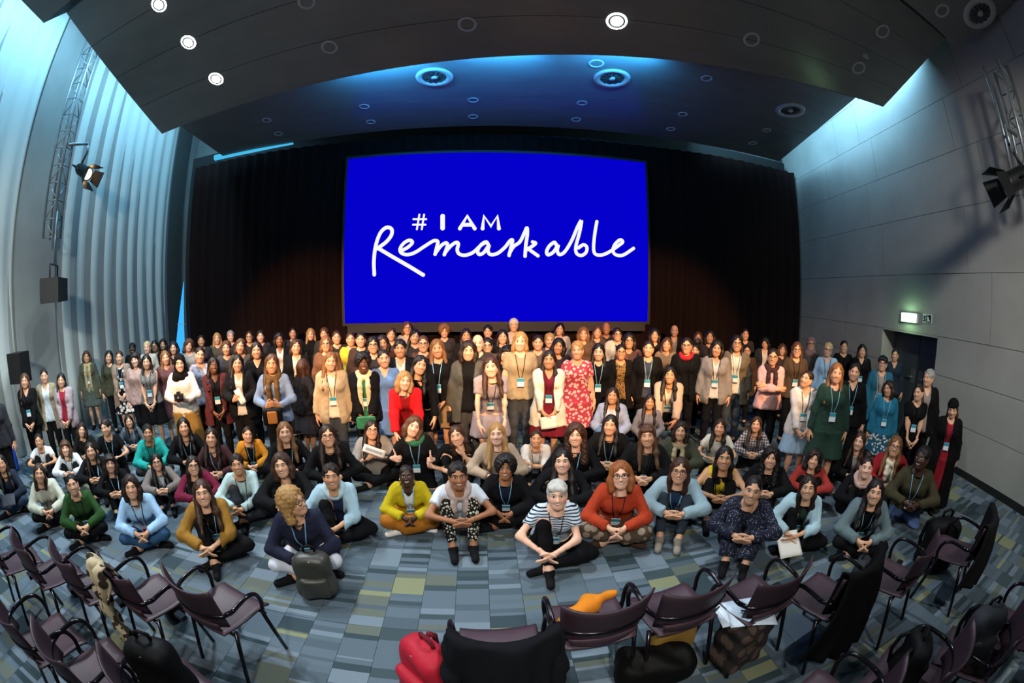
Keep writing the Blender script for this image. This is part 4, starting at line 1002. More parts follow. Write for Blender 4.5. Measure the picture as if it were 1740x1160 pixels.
# ---------------------------------------------------------------- one person
SKIN={'a':'#e2b196','b':'#d2a07f','c':'#c08d68','d':'#9a6645','e':'#6d452e','f':'#42291d'}
HAIRC={'k':'#100d0c','d':'#1f140e','n':'#362115','m':'#4a301c','h':'#6f4a29','y':'#9c7745','l':'#bfa474','g':'#8d8a84','w':'#b9b6b0','r':'#8a4f26','o':'#7c5632'}
BROW={'k':'#120d0b','d':'#1d120d','n':'#2c1b12','m':'#3b2617','h':'#4b3220','y':'#6a4a2b','l':'#7a5a38','g':'#5d5954','w':'#75726c','r':'#4b2b18','o':'#33241a'}
HEADWEAR={'hijab','beanie'}
def person(pos, rz, pose, scale, skin, hair, hc, wear, label, head=(0,0,0), lod=1, extras=(), group='people gathered for the group photo'):
    """wear: list of (part name, kind, material) from inside out; head=(turn, tilt, nod) in degrees"""
    root=empty('person',pos,rz); root.scale=(scale,)*3; tag(root,label,'person',group)
    J=skel(pose); bv,bq=body_mesh(pose,int(lod>0)); hv,hq=head_mesh(lod)
    hm=Matrix.Translation(J['hc'])@Matrix.Rotation(math.radians(head[0]),4,'Z')@Matrix.Rotation(math.radians(head[1]),4,'Y')@Matrix.Rotation(math.radians(head[2]),4,'X')
    M=np.array(hm,np.float32); W=hv@M[:3,:3].T+M[:3,3]
    me=raw_mesh('body',np.concatenate([bv,W]),np.concatenate([bq,hq+len(bv)]))
    at=me.attributes.new('hl','FLOAT_VECTOR','POINT'); at.data.foreach_set('vector',np.concatenate([np.zeros_like(bv),hv]).ravel())
    obj('body',me,skin_mat(SKIN[skin],brow=BROW[hc[0]]),root)
    if hair in HEADWEAR:
        obj('headscarf' if hair=='hijab' else 'beanie',hair_mesh(hair),cloth(hc[1:]),root,mw=hm)
        if hair=='beanie': obj('hair',hair_mesh('long'),hair_mat(HAIRC[hc[0]]),root,mw=hm@Matrix.Translation((0,0,-.012))@Matrix.Scale(.93,4))
    elif hair: obj('hair',hair_mesh(hair),hair_mat(HAIRC[hc]),root,mw=hm)
    kinds=[]
    for nm,kind,mat in wear:
        if kind in TOPK: obj(nm,top_mesh(pose,kind),mat,root); kinds.append(kind)
        elif kind in('trousers','wide','skirt','long_skirt'): obj(nm,bottom_mesh(pose,kind),mat,root)
        elif kind=='shoes':
            for s in(-1,1): obj('shoe',shoe_mesh(pose,s),mat,root)
        elif kind in('scarf','shawl','loop','longscarf'): obj(nm,scarf_mesh(pose,kind),mat,root)
    for e in extras:
        if e in('L','B','M','W'):   # dark lanyard, blue lanyard, magenta badge, badge with white face
            lan,bm,band,foot=lanyard_parts(pose,kinds)
            obj('lanyard',lan,plain('lanyard_'+('dark' if e in'LM' else 'blue'),'#14161a' if e in'LM' else '#7fb4cf',.7),root)
            bo=obj('badge',bm,plain('badge_'+('magenta' if e=='M' else 'card'),'#8d2a66' if e=='M' else '#dfe8ee',.4),root)
            obj('badge_band',band,plain('badge_white' if e=='M' else 'badge_teal','#d9c3d6' if e=='M' else '#2f93ad',.4),bo)
            obj('badge_strip',foot,plain('badge_dark','#2a2d3a',.4),bo)
        elif e=='G': obj('glasses',glasses_mesh(),plain('glasses_frame','#0d0c0c',.3),root,mw=hm)
        elif e=='E':
            for s in(-1,1): obj('earring',earring_mesh(),plain('earring_silver','#d9d5c8',.2,1.),root,mw=hm@Matrix.Translation((s*.083,.012,-.03)))
    return root
# ---------------------------------------------------------------- who stands and sits where
# x, y of the face in the photograph, pose, skin, hair (style, colour), clothes from inside out, extras, head turn/tilt/nod, what tells this one apart
K='#17181b'; PEOPLE=[]
def P(x,y,pose,skin,hair,wear,ex,head,label,**k): PEOPLE.append(dict(x=x,y=y,pose=pose,skin=skin,hair=hair,wear=wear,ex=ex,head=head,label=label,**k))
# standing, far left
P(-14,672,'stand','b','long d',f'sweater#23262c trousers{K}','',(15,0,0),'person in dark clothes cut off by the left photo edge, arm hanging down')
P(42,647,'clasp','b','long m',f'vsweater#141416 trousers{K}','L',(8,4,0),'person in black V-neck top with blue badge standing at far left')
P(75,639,'stand','b','tied d',f'shirt#b9c6d0 cardigan#8d8268 trousers{K}','',(8,0,0),'person in khaki cardigan over pale shirt, second standing at far left')
P(104,646,'clasp','b','long k',f'sweater#8e1f33 blazer#9a8b90 trousers{K}','',(8,4,0),'person in greyish-pink blazer over a red top at far left')
P(147,606,'stand','b','bob m',f'sweater#8f8a6c cardigan#4c5040 skirt#4a5450 longscarf#b9a87e','L',(5,0,0),'person in olive coat with long beige scarf in front of the pale curtain')
P(185,606,'stand','b','long k',f'sweater#3a3c2c trousers{K}','',(6,8,0),'person in dark olive top behind the floral dress at left')
P(203,607,'clasp','b','tied n',f'tee#1c1416:blotch:#d8d2cc skirt#1c1416:blotch:#d8d2cc cardigan#8a7664','W',(4,0,0),'person in black and white blotched dress with tan jacket')
P(225,592,'stand','f','short k',f'sweater#17181b trousers{K}','',(4,0,0),'person in black in the back, left of the grey sleeveless top')
P(230,611,'stand','a','bobbang d',f'sweater#a88c84 trousers{K}','',(-5,-6,0),'person in dusty pink top just left of the grey sleeveless top')
P(249,615,'clasp','b','long k',f'vest#74706c skirt#141416','L',(4,0,0),'person in grey sleeveless top and black skirt with hands clasped')
P(250,590,'stand','a','short l',f'shirt#b9b2a4 trousers{K}','',(0,0,0),'person in pale shirt at the back above the grey sleeveless top')
P(263,588,'stand','c','long k',f'sweater#202226 trousers{K}','G',(0,0,0),'person in glasses and dark top in the back row at left')
P(277,585,'stand','b','bob d',f'sweater#2a2b31 trousers{K}','',(3,6,0),'person in dark sweater in the back row left of the blue window gap')
P(281,608,'stand','b','long h',f'sweater#5a3b3a skirt#4b2f33','',(8,-4,0),'person in brown-red dress left of the white sweater with camera')
P(295,591,'stand','b','bob k',f'sweater#1b1c20 trousers{K}','',(5,0,0),'person in black top right under the blue window gap')
# standing, left of the screen
P(305,617,'hold','a','hijab k#17171a','turtle#dcdad2 long_skirt#a07d3e','',(14,0,4),'person in white sweater and black headscarf holding a camera')
P(321,587,'stand','b','curly m',f'sweater#8a8784 trousers{K}','',(6,10,0),'person in grey sweater in the back row beside the black curtain edge')
P(342,579,'stand','c','tied d',f'sweater#25262a trousers{K}','',(0,0,0),'person in dark top, hindmost at the left end of the black curtain')
P(340,603,'stand','b','tied d',f'shirt#9a9aa8:floral:#777a8c trousers{K}','',(10,10,0),'person in pale lavender patterned blouse right of the white sweater')
P(369,575,'stand','b','long y',f'sweater#4a4238 trousers{K}','',(4,0,0),'person in brown-grey top standing tall at the back left of the curtain')
P(363,621,'clasp','e','longwave k',f'vtee#141416 cardigan#4c1f22 trousers{K}','L',(8,6,0),'person in long maroon cardigan with badge over black')
P(385,591,'stand','b','short m',f'sweater#2b2a2c blazer#3a3a3e trousers{K}','',(4,0,0),'person in charcoal jacket between the maroon cardigan and the curtain')
P(392,571,'stand','a','short g',f'sweater#2c2c30 trousers{K}','',(8,0,0),'person in dark top in the hindmost row left of the screen')
P(404,617,'hold','b','long k',f'shirt#c8beb0 blazer#1a1b1f trousers{K}','',(6,6,0),'person in black blazer holding a white slip of paper at chest')
P(409,588,'stand','b','longback m',f'sweater#3b3d35 trousers{K}','',(4,8,0),'person in olive-grey top behind the black blazer with the slip')
P(424,572,'stand','b','tied n',f'sweater#2c2a2c trousers{K}','G',(0,0,0),'person in glasses in the hindmost row, third left of the screen')
P(436,595,'stand','b','longback d',f'vsweater#1a1a1d trousers{K}','',(5,0,0),'person in black V-neck right behind the white slip of paper')
P(443,571,'stand','a','short d',f'sweater#26262a trousers{K}','',(0,0,0),'person in dark top in the hindmost row, second left of the screen')
P(462,618,'hold','c','long m',f'shirt#6d84a6 trousers{K} longscarf#5a4426','',(4,4,0),'person in blue denim shirt with long brown scarf')
P(475,577,'stand','d','bob k',f'shirt#cfc8bd blazer#17181b trousers{K}','',(6,4,0),'person in black jacket with white collar at the back left')
P(498,566,'stand','b','tied d',f'sweater#2a2a2e trousers{K}','',(0,0,0),'person in dark top in the hindmost row above the denim shirt')
P(503,589,'stand','b','longback n',f'shirt#d0c8bd coat#15161a trousers{K}','',(12,6,0),'person in black coat with white collar behind the denim shirt',depth=5.7)
P(516,622,'akimbo','c','long n',f'sweater#1e1f24 skirt#22242b','',(150,0,0),'person in black turned away with one hand on hip',depth=4.95)
P(528,568,'stand','a','long y',f'turtle#17181b trousers{K}','',(5,0,0),'person in black turtleneck standing tall left of the screen')
P(551,567,'stand','b','short m',f'sweater#2f2c2c trousers{K}','',(0,0,0),'person mostly hidden right behind the black turtleneck')
P(554,584,'stand','b','longback h',f'sweater#6a4a36 trousers{K}','G',(4,0,0),'person in glasses and brown top behind the cream blazer')
P(572,573,'stand','b','tied n',f'sweater#2a2628 trousers{K}','',(4,0,0),'person in dark top left of the bright yellow top')
P(562,614,'stand','b','long h','tee#d6cab4 blazer#a8987c trousers#3a4048','L',(8,6,0),'person in cream blazer and grey jeans',depth=4.6)
P(596,576,'stand','b','tied n',f'vtee#e3c93c trousers{K}','',(4,0,0),'person in bright yellow top standing in the back')
P(613,577,'stand','b','tied d',f'sweater#3a2c2a trousers{K}','',(0,0,0),'person in dark top right of the bright yellow top')
P(617,617,'clasp','e','afro k',f'sweater#2c6a4c jacket#17181b trousers{K} longscarf#d8c79a','L',(8,4,0),'person in green top, black jacket and long cream scarf',depth=4.55)
P(634,586,'stand','b','longback k',f'sweater#2b2427 trousers{K}','G',(4,0,0),'person in glasses between the cream scarf and the light blue dress')
P(650,583,'stand','c','bob d',f'sweater#43251f trousers{K}','',(4,0,0),'person in brown top just behind the light blue dress')
P(652,609,'stand','b','tied d','shirt#5f86bd skirt#5f86bd','',(6,-4,0),'person in light blue shirt dress beside the red blazer',depth=4.7)
P(665,568,'stand','b','long n',f'sweater#3a3030 trousers{K}','',(6,6,0),'person in brown-black top below the left part of the screen')
P(680,592,'stand','c','short k',f'shirt#c9c3b6 blazer#18191d trousers{K}','B',(0,0,0),'person in black blazer and pale shirt above the red blazer')
P(687,647,'lean','a','bob y',f'sweater#8c1115 blazer#d3141d trousers#8c1115','',(12,8,0),'person in bright red blazer leaning forward',depth=4.25)
P(692,557,'stand','b','longback m',f'shirt#b9a88e trousers{K}','G',(4,0,0),'person in glasses in the hindmost row under the big R')
P(705,572,'stand','b','long k',f'sweater#2a2526 trousers{K}','',(6,12,0),'person in dark top tilting head under the left part of the screen')
P(719,584,'stand','b','tied m',f'sweater#54352a trousers{K}','G',(4,0,0),'person in rust-brown top with thin glasses behind the black dress')
P(714,620,'lean','b','long k','vsweater#14151a skirt#14151a','',(8,14,0),'person in black dress bending between red blazer and badge wearer',depth=4.75)
P(743,592,'clasp','c','ombre h','sweater#141417 skirt#8c7350','B',(6,-4,0),'person in black top, tan skirt and badge on a blue lanyard',depth=5.0)
P(755,563,'stand','b','afro o',f'sweater#2d2b2d trousers{K}','',(4,0,0),'person in dark top in the hindmost row under the letters I AM')
P(792,570,'stand','c','long k',f'sweater#241f20 trousers{K}','',(0,0,0),'person in dark top behind the grey cardigan below the screen')
P(796,596,'stand','b','bob d','turtle#16171a cardigan#4a4a45 trousers#3c3c3a','',(6,4,0),'person in dark grey cardigan over black below the screen',depth=4.85)
P(812,583,'stand','a','bald h',f'sweater#332e2c trousers{K}','',(0,0,0),'person half hidden behind the dark grey cardigan')
P(829,563,'stand','b','short k',f'sweater#241f20 trousers{K}','',(0,0,0),'person in dark top in the hindmost row below the screen centre')
P(828,587,'stand','b','short k',f'vsweater#4c4038 trousers{K}','G',(0,0,0),'person in taupe sweater and dark glasses behind the lilac-grey dress',depth=5.8)
P(834,623,'lean','a','long n','tee#8f8790 skirt#8f8790','L',(-6,-6,0),'person in lilac-grey dress leaning forward, hands low',depth=4.35)
P(854,572,'stand','b','long k',f'sweater#1d1a1c trousers{K}','',(0,0,0),'person in black top at the back left of the beige T-shirt')
P(859,601,'stand','b','bobbang k',f'sweater#1d1a1c trousers{K}','',(0,10,4),'person peeking out behind the left shoulder of the beige T-shirt',depth=5.5)
P(873,552,'stand','b','short w',f'shirt#b4aca0 trousers{K}','',(0,0,0),'person in pale shirt, tallest of all, in front of the screen edge')
P(884,580,'stand','a','longback y','tee#9a8c70 trousers#3d4044','L',(-6,4,0),'person in beige T-shirt and grey trousers',depth=5.2)
P(914,582,'stand','b','tied d',f'sweater#574a42 trousers{K}','',(0,0,0),'person in taupe top between beige T-shirt and white cardigan',depth=6.0)
P(933,611,'clasp','c','long d','vtee#6c1426 skirt#6c1426 cardigan#dfd7c4','L',(-6,0,0),'person in burgundy dress and white cardigan holding papers low',depth=4.6)
P(934,578,'stand','b','short y',f'sweater#4a443c trousers{K}','',(0,0,0),'person at the back just above the white cardigan')
P(951,559,'stand','b','long k',f'shirt#b8a99c trousers{K}','',(-6,8,0),'person in pale top in the hindmost row above the white cardigan')
P(949,588,'stand','c','bob k',f'sweater#2a2022 trousers{K}','',(-8,6,0),'person in dark top right behind the white cardigan',depth=5.9)
P(981,595,'stand','b','short y','tee#a93b4b:floral:#e6b9b4 skirt#a93b4b:floral:#e6b9b4','',(-8,-4,0),'person in pink-red floral top',depth=5.0)
P(991,567,'stand','b','bob h',f'sweater#5a4634 trousers{K}','',(0,0,0),'person in brown top at the back above the floral top')
P(1015,564,'stand','b','long m',f'sweater#4a3a33 trousers{K}','',(4,4,0),'person in brown-grey top at the back right of the floral top')
P(1030,558,'stand','d','bald g',f'sweater#33302e trousers{K}','',(0,0,0),'person in dark grey in the hindmost row below the right screen part')
# standing, right of the screen
P(1017,598,'stand','a','long k',f'sweater#141417 trousers{K}','B',(-6,0,0),'person in black scoop top with badge right of the floral top',depth=5.15)
P(1049,568,'stand','b','short d',f'tee#17181b jacket#c5bdae trousers{K}','G',(0,0,0),'person in cream jacket and black glasses under the right screen end')
P(1055,598,'stand','c','tied k',f'tee#7c6036:leopard:#17120e cardigan#141417 trousers{K}','G',(0,0,0),'person in animal print blouse under a black cardigan',depth=5.4)
P(1069,579,'stand','c','bob k',f'sweater#5a3c34 trousers{K}','G',(0,0,0),'person in brown top behind the animal print blouse')
P(1102,592,'stand','b','tied d',f'tee#31384a blazer#141417 trousers{K}','B',(-6,4,0),'person in black blazer with hanging badge right of the animal print',depth=5.1)
P(1112,569,'stand','b','bob k',f'sweater#26211f trousers{K}','',(0,0,0),'person in dark top right of the screen edge in the hindmost row')
P(1133,585,'stand','b','long m',f'sweater#8a755c trousers{K}','',(-4,4,0),'person in tan top behind the beige blazer',depth=6.0)
P(1146,562,'stand','b','bald m',f'shirt#8a827c blazer#202024 trousers{K}','',(0,0,0),'person in dark blazer with white strap, tall, right of the screen')
P(1138,637,'crouch','c','long k','vtee#d0c8ba blazer#b39c88 trousers#141417','L',(0,0,0),'person in beige-pink blazer with big badge crouching before the standing row',depth=4.75)
P(1167,587,'stand','b','tied d',f'tee#17181b blazer#17181b trousers{K} loop#a3202a','G',(-6,0,0),'person in black blazer with red scarf and glasses',depth=5.2)
P(1181,595,'stand','b','short k',f'sweater#5f5240 trousers{K}','',(0,0,0),'person almost hidden between the red scarf and the tweed jacket',depth=5.7)
P(1186,573,'stand','b','longback m',f'sweater#63533f trousers{K} scarf#5a4a38','',(-4,0,0),'person in brown with scarf in the back, left of the tweed jacket',depth=7.0)
P(1206,572,'stand','c','bob k',f'sweater#2a2625 trousers{K}','',(0,0,0),'person in dark top directly behind the grey tweed jacket')
P(1218,592,'stand','b','bob k','vtee#d0ccc6 blazer#8b8783 trousers#1a1b20','L',(-4,6,0),'person in grey tweed jacket with black belt and lapels',depth=4.95)
P(1252,583,'stand','b','long k','tee#d9d3c4 cardigan#6a604f trousers#39424e','BG',(0,0,0),'person in taupe blazer, white top and blue jeans',depth=5.0)
P(1266,568,'stand','b','tied d',f'sweater#2a2929 trousers{K}','',(0,0,0),'person in dark top in the hindmost row above the taupe blazer')
P(1269,596,'stand','b','tied d',f'sweater#b4928a cardigan#3d2a1f trousers{K}','G',(0,0,0),'person in long brown cardigan right of the taupe blazer',depth=5.75)
P(1300,583,'stand','b','bob k',f'shirt#cfc9c2 blazer#2a2c30 trousers{K}','',(-20,-6,14),'person in dark jacket with white collar looking down',depth=6.3)
P(1313,606,'cross','b','tied d',f'sweater#d0a4a2 trousers#17181b scarf#3a2426','G',(-6,0,4),'person in pink sweater with arms crossed and dark scarf')
P(1329,594,'stand','b','bob m',f'sweater#3c2f2b trousers{K}','',(-4,4,0),'person in brown top behind the right shoulder of the pink sweater',depth=5.8)
P(1354,594,'stand','b','long m',f'sweater#4b3c2c trousers{K}','LG',(-6,0,0),'person in brown fur-edged jacket and glasses right of the pink sweater')
P(1378,584,'stand','b','hijab k#8a6a68','sweater#55504f coat#4a4645','G',(-4,0,0),'person in dusty pink headscarf and grey coat')
P(1407,594,'stand','a','short l',f'shirt#9fc0dc trousers{K}','LG',(-6,6,0),'person in light blue shirt with dark straps and glasses')
P(1434,589,'stand','b','tied d',f'sweater#141417 trousers{K}','L',(0,0,0),'person in black scoop top in front of the grey wall, left of two')
P(1465,596,'stand','b','long k',f'vsweater#141417 trousers{K}','L',(-4,0,0),'person in black V-neck in front of the grey wall, right of two')
P(1371,644,'clasp','b','tied d','vtee#d7d0ca blazer#cfc8c2 skirt#8ba6be','L',(-45,8,-8),'person in white blazer looking up to the side, hands clasped',s=.87)
P(1421,634,'stand','b','long h','sweater#1f3a30 skirt#1f3a30','B',(-6,4,0),'person in dark green dress with badge')
P(1452,632,'stand','b','tied d',f'vsweater#15161a trousers{K}','B',(-6,6,0),'person in black with a blue round badge beside the dark green dress')
P(1500,617,'stand','b','pixie k',f'tee#8f8a84 cardigan#1f5f77 trousers{K}','LG',(-10,0,0),'person in teal cardigan with grey collar before the door')
P(1521,603,'stand','b','tied d',f'shirt#1f2a3a trousers{K}','',(-12,0,0),'person in navy shirt standing in the door recess')
P(1510,660,'stand','c','bob d','sweater#1d6683 skirt#1c4f68:floral:#c3c9cc','B',(-35,-8,4),'person in teal sweater and floral skirt',dist=5.6)
P(1561,667,'clasp','b','pony d',f'tee#101113 trousers{K}','L',(-35,-6,0),'person in black T-shirt with hands clasped right of the teal sweater',dist=5.55)
P(1578,642,'stand','b','short g',f'shirt#8d7f78 blazer#141417 trousers{K}','',(-45,0,0),'person in black jacket looking left, in front of the concrete wall')
P(1619,695,'stand','b','beanie n#141214','tee#8a1624 long_skirt#8a1624 coat#0f0f11','L',(-14,-4,14),'person in black beanie and long black coat over a red dress',dist=5.2)
# sitting on the floor, behind
P(66,749,'knees','c','tied k',f'tee#d3dbe2 trousers#1c1d22','L',(10,0,0),'person in white T-shirt sitting at far left, arms on knees')
P(111,761,'knees','a','bobbang m',f'sweater#cfd6da trousers#1c1d22','L',(8,4,0),'person in white sweater sitting second from the left edge')
P(139,730,'heels','b','bob d',f'sweater#22221f trousers{K}','',(10,12,0),'person in dark top kneeling with tilted head at left')
P(180,726,'heels','b','short d',f'tee#16171b trousers{K}','W',(-20,-8,4),'person in black T-shirt with white lanyard looking down at left')
P(219,716,'heels','b','long k',f'sweater#4c5a66 trousers{K}','B',(6,-4,0),'person in blue-grey top kneeling at left with blue badge')
P(251,735,'lotus','c','short k',f'tee#17877f cardigan#1c9a92 trousers#2a2b30','L',(8,6,0),'person in turquoise cardigan sitting at left',depth=3.6)
P(154,766,'knees','b','long d',f'sweater#1a1b1d trousers{K}','B',(6,0,0),'person in black with light badge sitting behind the green sweater')
P(187,787,'knees','b','bobbang d',f'sweater#15161a trousers{K}','B',(8,6,0),'person in black with blue badge behind the pale blue sweater at left')
P(312,725,'heels','b','long k',f'vsweater#141417 trousers{K}','W',(6,0,0),'person in black with white lanyard kneeling below the camera holder')
P(359,743,'heels','b','long d',f'shirt#3c1f22 trousers{K}','B',(6,6,0),'person in dark maroon shirt with badge sitting in the middle row')
P(421,738,'lotus','b','tied d',f'tee#15161a cardigan#b0761c trousers{K}','W',(6,6,0),'person in mustard cardigan over black sitting at left')
P(484,734,'heels','b','long h',f'turtle#15161a trousers{K}','B',(4,0,0),'person in black turtleneck sitting right of the mustard cardigan')
P(557,740,'heels','b','long d',f'sweater#151517 trousers{K}','G',(0,0,0),'person in black and glasses sitting behind the pale blue hoodie')
P(632,730,'paper','b','long d',f'tee#1a1a1c poncho#8b8985 trousers{K}','G',(4,8,0),'person in grey shawl and glasses holding a white paper strip')
P(703,724,'thumbs','a','bob m',f'sweater#15161a trousers{K} loop#2d6a4c','B',(4,20,0),'person in black with green scarf giving two thumbs up')
P(776,740,'chin','b','longback n',f'tee#141416 trousers{K}','',(-4,-14,0),'person in black T-shirt resting the head on one hand')
P(844,737,'heels','a','long y',f'sweater#a8937e trousers{K}','',(0,-4,0),'person in beige sweater sitting in the middle row')
P(911,745,'armsx','c','tied d',f'tee#c8c4be cardigan#c2bdb6 trousers{K}','L',(0,0,0),'person in whitish grey cardigan resting on folded arms')
P(978,739,'heels','a','curlylong n',f'vsweater#16171a trousers{K}','W',(0,-4,0),'person in black behind the striped T-shirt, with white lanyard')
P(1037,722,'heels','b','long k',f'tee#121317 blazer#17181b trousers{K}','B',(-6,0,0),'person in black blazer with blue lanyard sitting behind the rust sweater')
P(1100,740,'heels','b','bangs m',f'tee#2a2a2a jacket#1b1b1d trousers{K}','L',(0,-8,0),'person in black leather jacket with hands folded')
P(1041,672,'kneel','c','long d','tee#b9b9c2 cardigan#8f9cb6 trousers#1d1f26','',(-4,0,0),'person in light blue cardigan kneeling behind the black blazer',depth=4.65)
P(1104,683,'kneel','c','long d',f'sweater#76747a trousers{K}','',(0,0,0),'person in grey top kneeling below the beige-pink blazer',depth=4.6)
P(1157,732,'heels','b','bob d',f'tee#16171a jacket#3c4032 trousers{K} scarf#a59a7c','',(-4,0,0),'person in olive jacket with patterned light scarf')
P(1223,726,'heels','b','ombre d',f'tee#cac6ba trousers{K}','',(-6,0,0),'person in white T-shirt sitting behind the yellow sleeveless top')
P(1285,721,'heels','b','long n',f'shirt#3a3438:plaid:#b8b0b4 trousers{K}','',(-8,0,0),'person in black and white plaid shirt')
P(1310,778,'knees','b','curlylong k',f'tee#14161c cardigan#15161a trousers{K}','B',(-4,0,0),'person in black with blue lanyard behind the speckled navy dress')
P(1383,780,'knees','b','curly d',f'sweater#96302a trousers{K}','',(-8,4,0),'person in brick red top behind the pale blue cardigan')
P(1460,749,'heels','a','long n','tee#8b8684 jacket#17181b trousers#7d868c','',(-14,4,4),'person in black jacket and grey jeans sitting behind the pink collar',dist=4.9)
P(1472,794,'knees','a','topbun d',f'vsweater#121319 trousers{K} loop#c9a9a0','',(-8,0,0),'person in black sweater with pale pink collar at right')
P(1521,758,'heels','b','ombre h','tee#cfcbbd coat#8c1620 trousers#15161a scarf#d8d3bd','BG',(-12,4,0),'person in red coat with cream scarf at right',dist=4.85)
P(1567,778,'heels','f','short k','sweater#3a3623 trousers#42557c','B',(-30,-4,0),'person in olive sweater and blue jeans at the right end',dist=4.75)
# sitting on the floor, in front
P(2,787,'lotus','c','long k','vsweater#1c2434 trousers#26364d','',(14,0,0),'person in navy cardigan and jeans at the left photo edge')
P(67,804,'lotus','b','longback n',f'tee#a9a89c cardigan#c3c6b4 trousers{K}','',(8,10,0),'person in cream knitted cardigan sitting at left')
P(123,823,'lotus','b','tied k','sweater#23471f trousers#16171b','L',(8,0,0),'person in green sweater sitting cross-legged at left')
P(223,827,'lotus','b','bob d','vsweater#93b9dc trousers#274a6c','M',(6,4,0),'person in pale blue sweater with magenta badge')
P(266,785,'knees','b','long k',f'turtle#c6d0d2 cardigan#6f6864 trousers{K}','LG',(6,0,0),'person in white turtleneck with grey vest and glasses')
P(328,791,'knees','b','longback d',f'sweater#64112f trousers{K}','G',(6,6,0),'person in wine red top and glasses')
P(344,837,'oneknee','b','long n','tee#15161a cardigan#8a6424 trousers#141417','B',(4,0,0),'person in camel cardigan sitting in front with one knee up')
P(403,789,'oneknee','c','short d','sweater#a9c4c6 trousers#20232a','L',(4,-2,0),'person in pale aqua sweater with dark lanyard')
P(479,790,'knees','b','bob n',f'tee#c3cfe6 jacket#16171a trousers{K}','L',(0,-6,0),'person in white shirt with black sleeves behind the navy top looking sideways')
P(498,852,'lotus','b','curly y','vsweater#161b30 trousers#c6ccd8','BG',(62,-4,4),'person in navy top looking sideways, sitting in front')
P(563,809,'oneknee','c','short d','tee#1b2440 cardigan#9dbccb trousers#16171b loop#a9c3cd','',(4,0,0),'person in pale blue hooded jacket with one knee up')
P(691,808,'lotus','f','bun k','vtee#cfd8e2 blazer#b5a112 wide#a5651a shoes#e6e2da','BE',(2,0,0),'person in yellow blazer and wide mustard trousers, cross-legged')
P(778,808,'knees','d','short k','tee#c9d2de trousers#20211f:leopard:#b8b2a2 scarf#b39f98','B',(2,0,6),'person in white T-shirt with pale pink scarf and patterned trousers')
P(859,795,'lotus','d','afro k',f'tee#121a30 blazer#14151a trousers{K}','B',(0,0,0),'person in black blazer with pale blue lanyard in front centre')
P(956,783,'knees','a','long k',f'sweater#16171b trousers{K}','',(0,-4,0),'person in black between the striped T-shirt and the rust sweater')
P(947,840,'oneknee','a','pixie w','tee#c3d0da:stripe:#1a2440 trousers#101116','L',(-4,-4,6),'person in navy and white striped T-shirt in front')
P(1055,807,'lotus','a','bob r','sweater#a5381c skirt#4c3d30:blotch:#8a7c6c shoes#3b2a1c','LG',(-2,-6,0),'person in rust orange sweater and patterned skirt in front')
P(1155,799,'knees','b','longback n','tee#1d3452 cardigan#8ba4b0 trousers#28323c shoes#8a8176','BG',(-4,0,4),'person in grey-blue jacket and grey slip-on shoes, knees up')
P(1231,778,'knees','c','longback k','vest#c9b021 trousers#16171b','L',(-4,-2,0),'person in yellow sleeveless top')
P(1279,832,'knees','b','tied k','sweater#171a2b:speckle:#9aa2b8 long_skirt#171a2b:speckle:#9aa2b8','',(-2,4,6),'person in navy speckled dress sitting in front')
P(1373,828,'oneknee','b','longback d','tee#1d3a30 cardigan#a6c6d2 trousers#141519','L',(-6,-4,0),'person in pale blue cardigan over green at right front')
P(1487,835,'lotus','b','long k',f'tee#111216 cardigan#5e7076 trousers#16171b','B',(-10,0,4),'person in blue-grey cardigan over black at right front')
KN={'tee':'t_shirt','vtee':'t_shirt','vest':'sleeveless_top','sweater':'sweater','vsweater':'sweater','turtle':'turtleneck','shirt':'shirt','three':'blouse','blazer':'blazer','cardigan':'cardigan','coat':'coat','jacket':'jacket','poncho':'shawl','trousers':'trousers','wide':'wide_trousers','skirt':'skirt','long_skirt':'long_skirt','scarf':'scarf','longscarf':'scarf','shawl':'shawl','loop':'scarf','shoes':'shoe'}
def head_z(pose): return float(skel(pose)['hc'][2])
for i,q in enumerate(PEOPLE):
    d=ray(q['x'],q['y']); hz=head_z(q['pose']); h=math.hypot(d.x,d.y)
    q['d']=d; q['hz']=hz; q['st']=q['pose'] in STANDING
    if q.get('dist'): t=q['dist']/h; q['depth']=1
    elif q.get('depth'): t=q['depth']/d.y if d.y>.3 else q['depth']/h
    else:
        e=min(1,max(0,(abs(q['x']-870)-450)/350)); s0=q.get('s',(.975-.10*e) if q['st'] else (.95-.10*e)); t=(hz*s0-CH)/d.z; q['s0']=s0
    q['t']=t
def lim(q):
    d=q['d']; f=lambda s:(q['hz']*s-CH)/d.z
    s0=q.get('s0',1.); a,b=(f(s0*1.07),f(s0*.93)) if q['st'] else (f(s0*1.025),f(s0*.86))          # taller = nearer the lens? (below the eye: a taller head needs a nearer point)
    lo,hi=min(a,b),max(a,b); ymax=7.6
    if d.y>0: hi=min(hi,ymax/d.y); 
    if q['st'] and abs(q['x']-870)<470: m_=4.3/math.hypot(d.x,d.y); lo=max(lo,m_); hi=max(hi,lo)
    if q.get('depth'): lo,hi=q['t0']*.97,q['t0']*1.03
    if hi<lo: lo=hi
    q['t']=min(max(q['t'],lo),hi)
for q in PEOPLE: q['t0']=q['t']; lim(q)
def gpos(q): return EYE+q['d']*q['t']
RAD=lambda q:.19 if q['st'] else .31
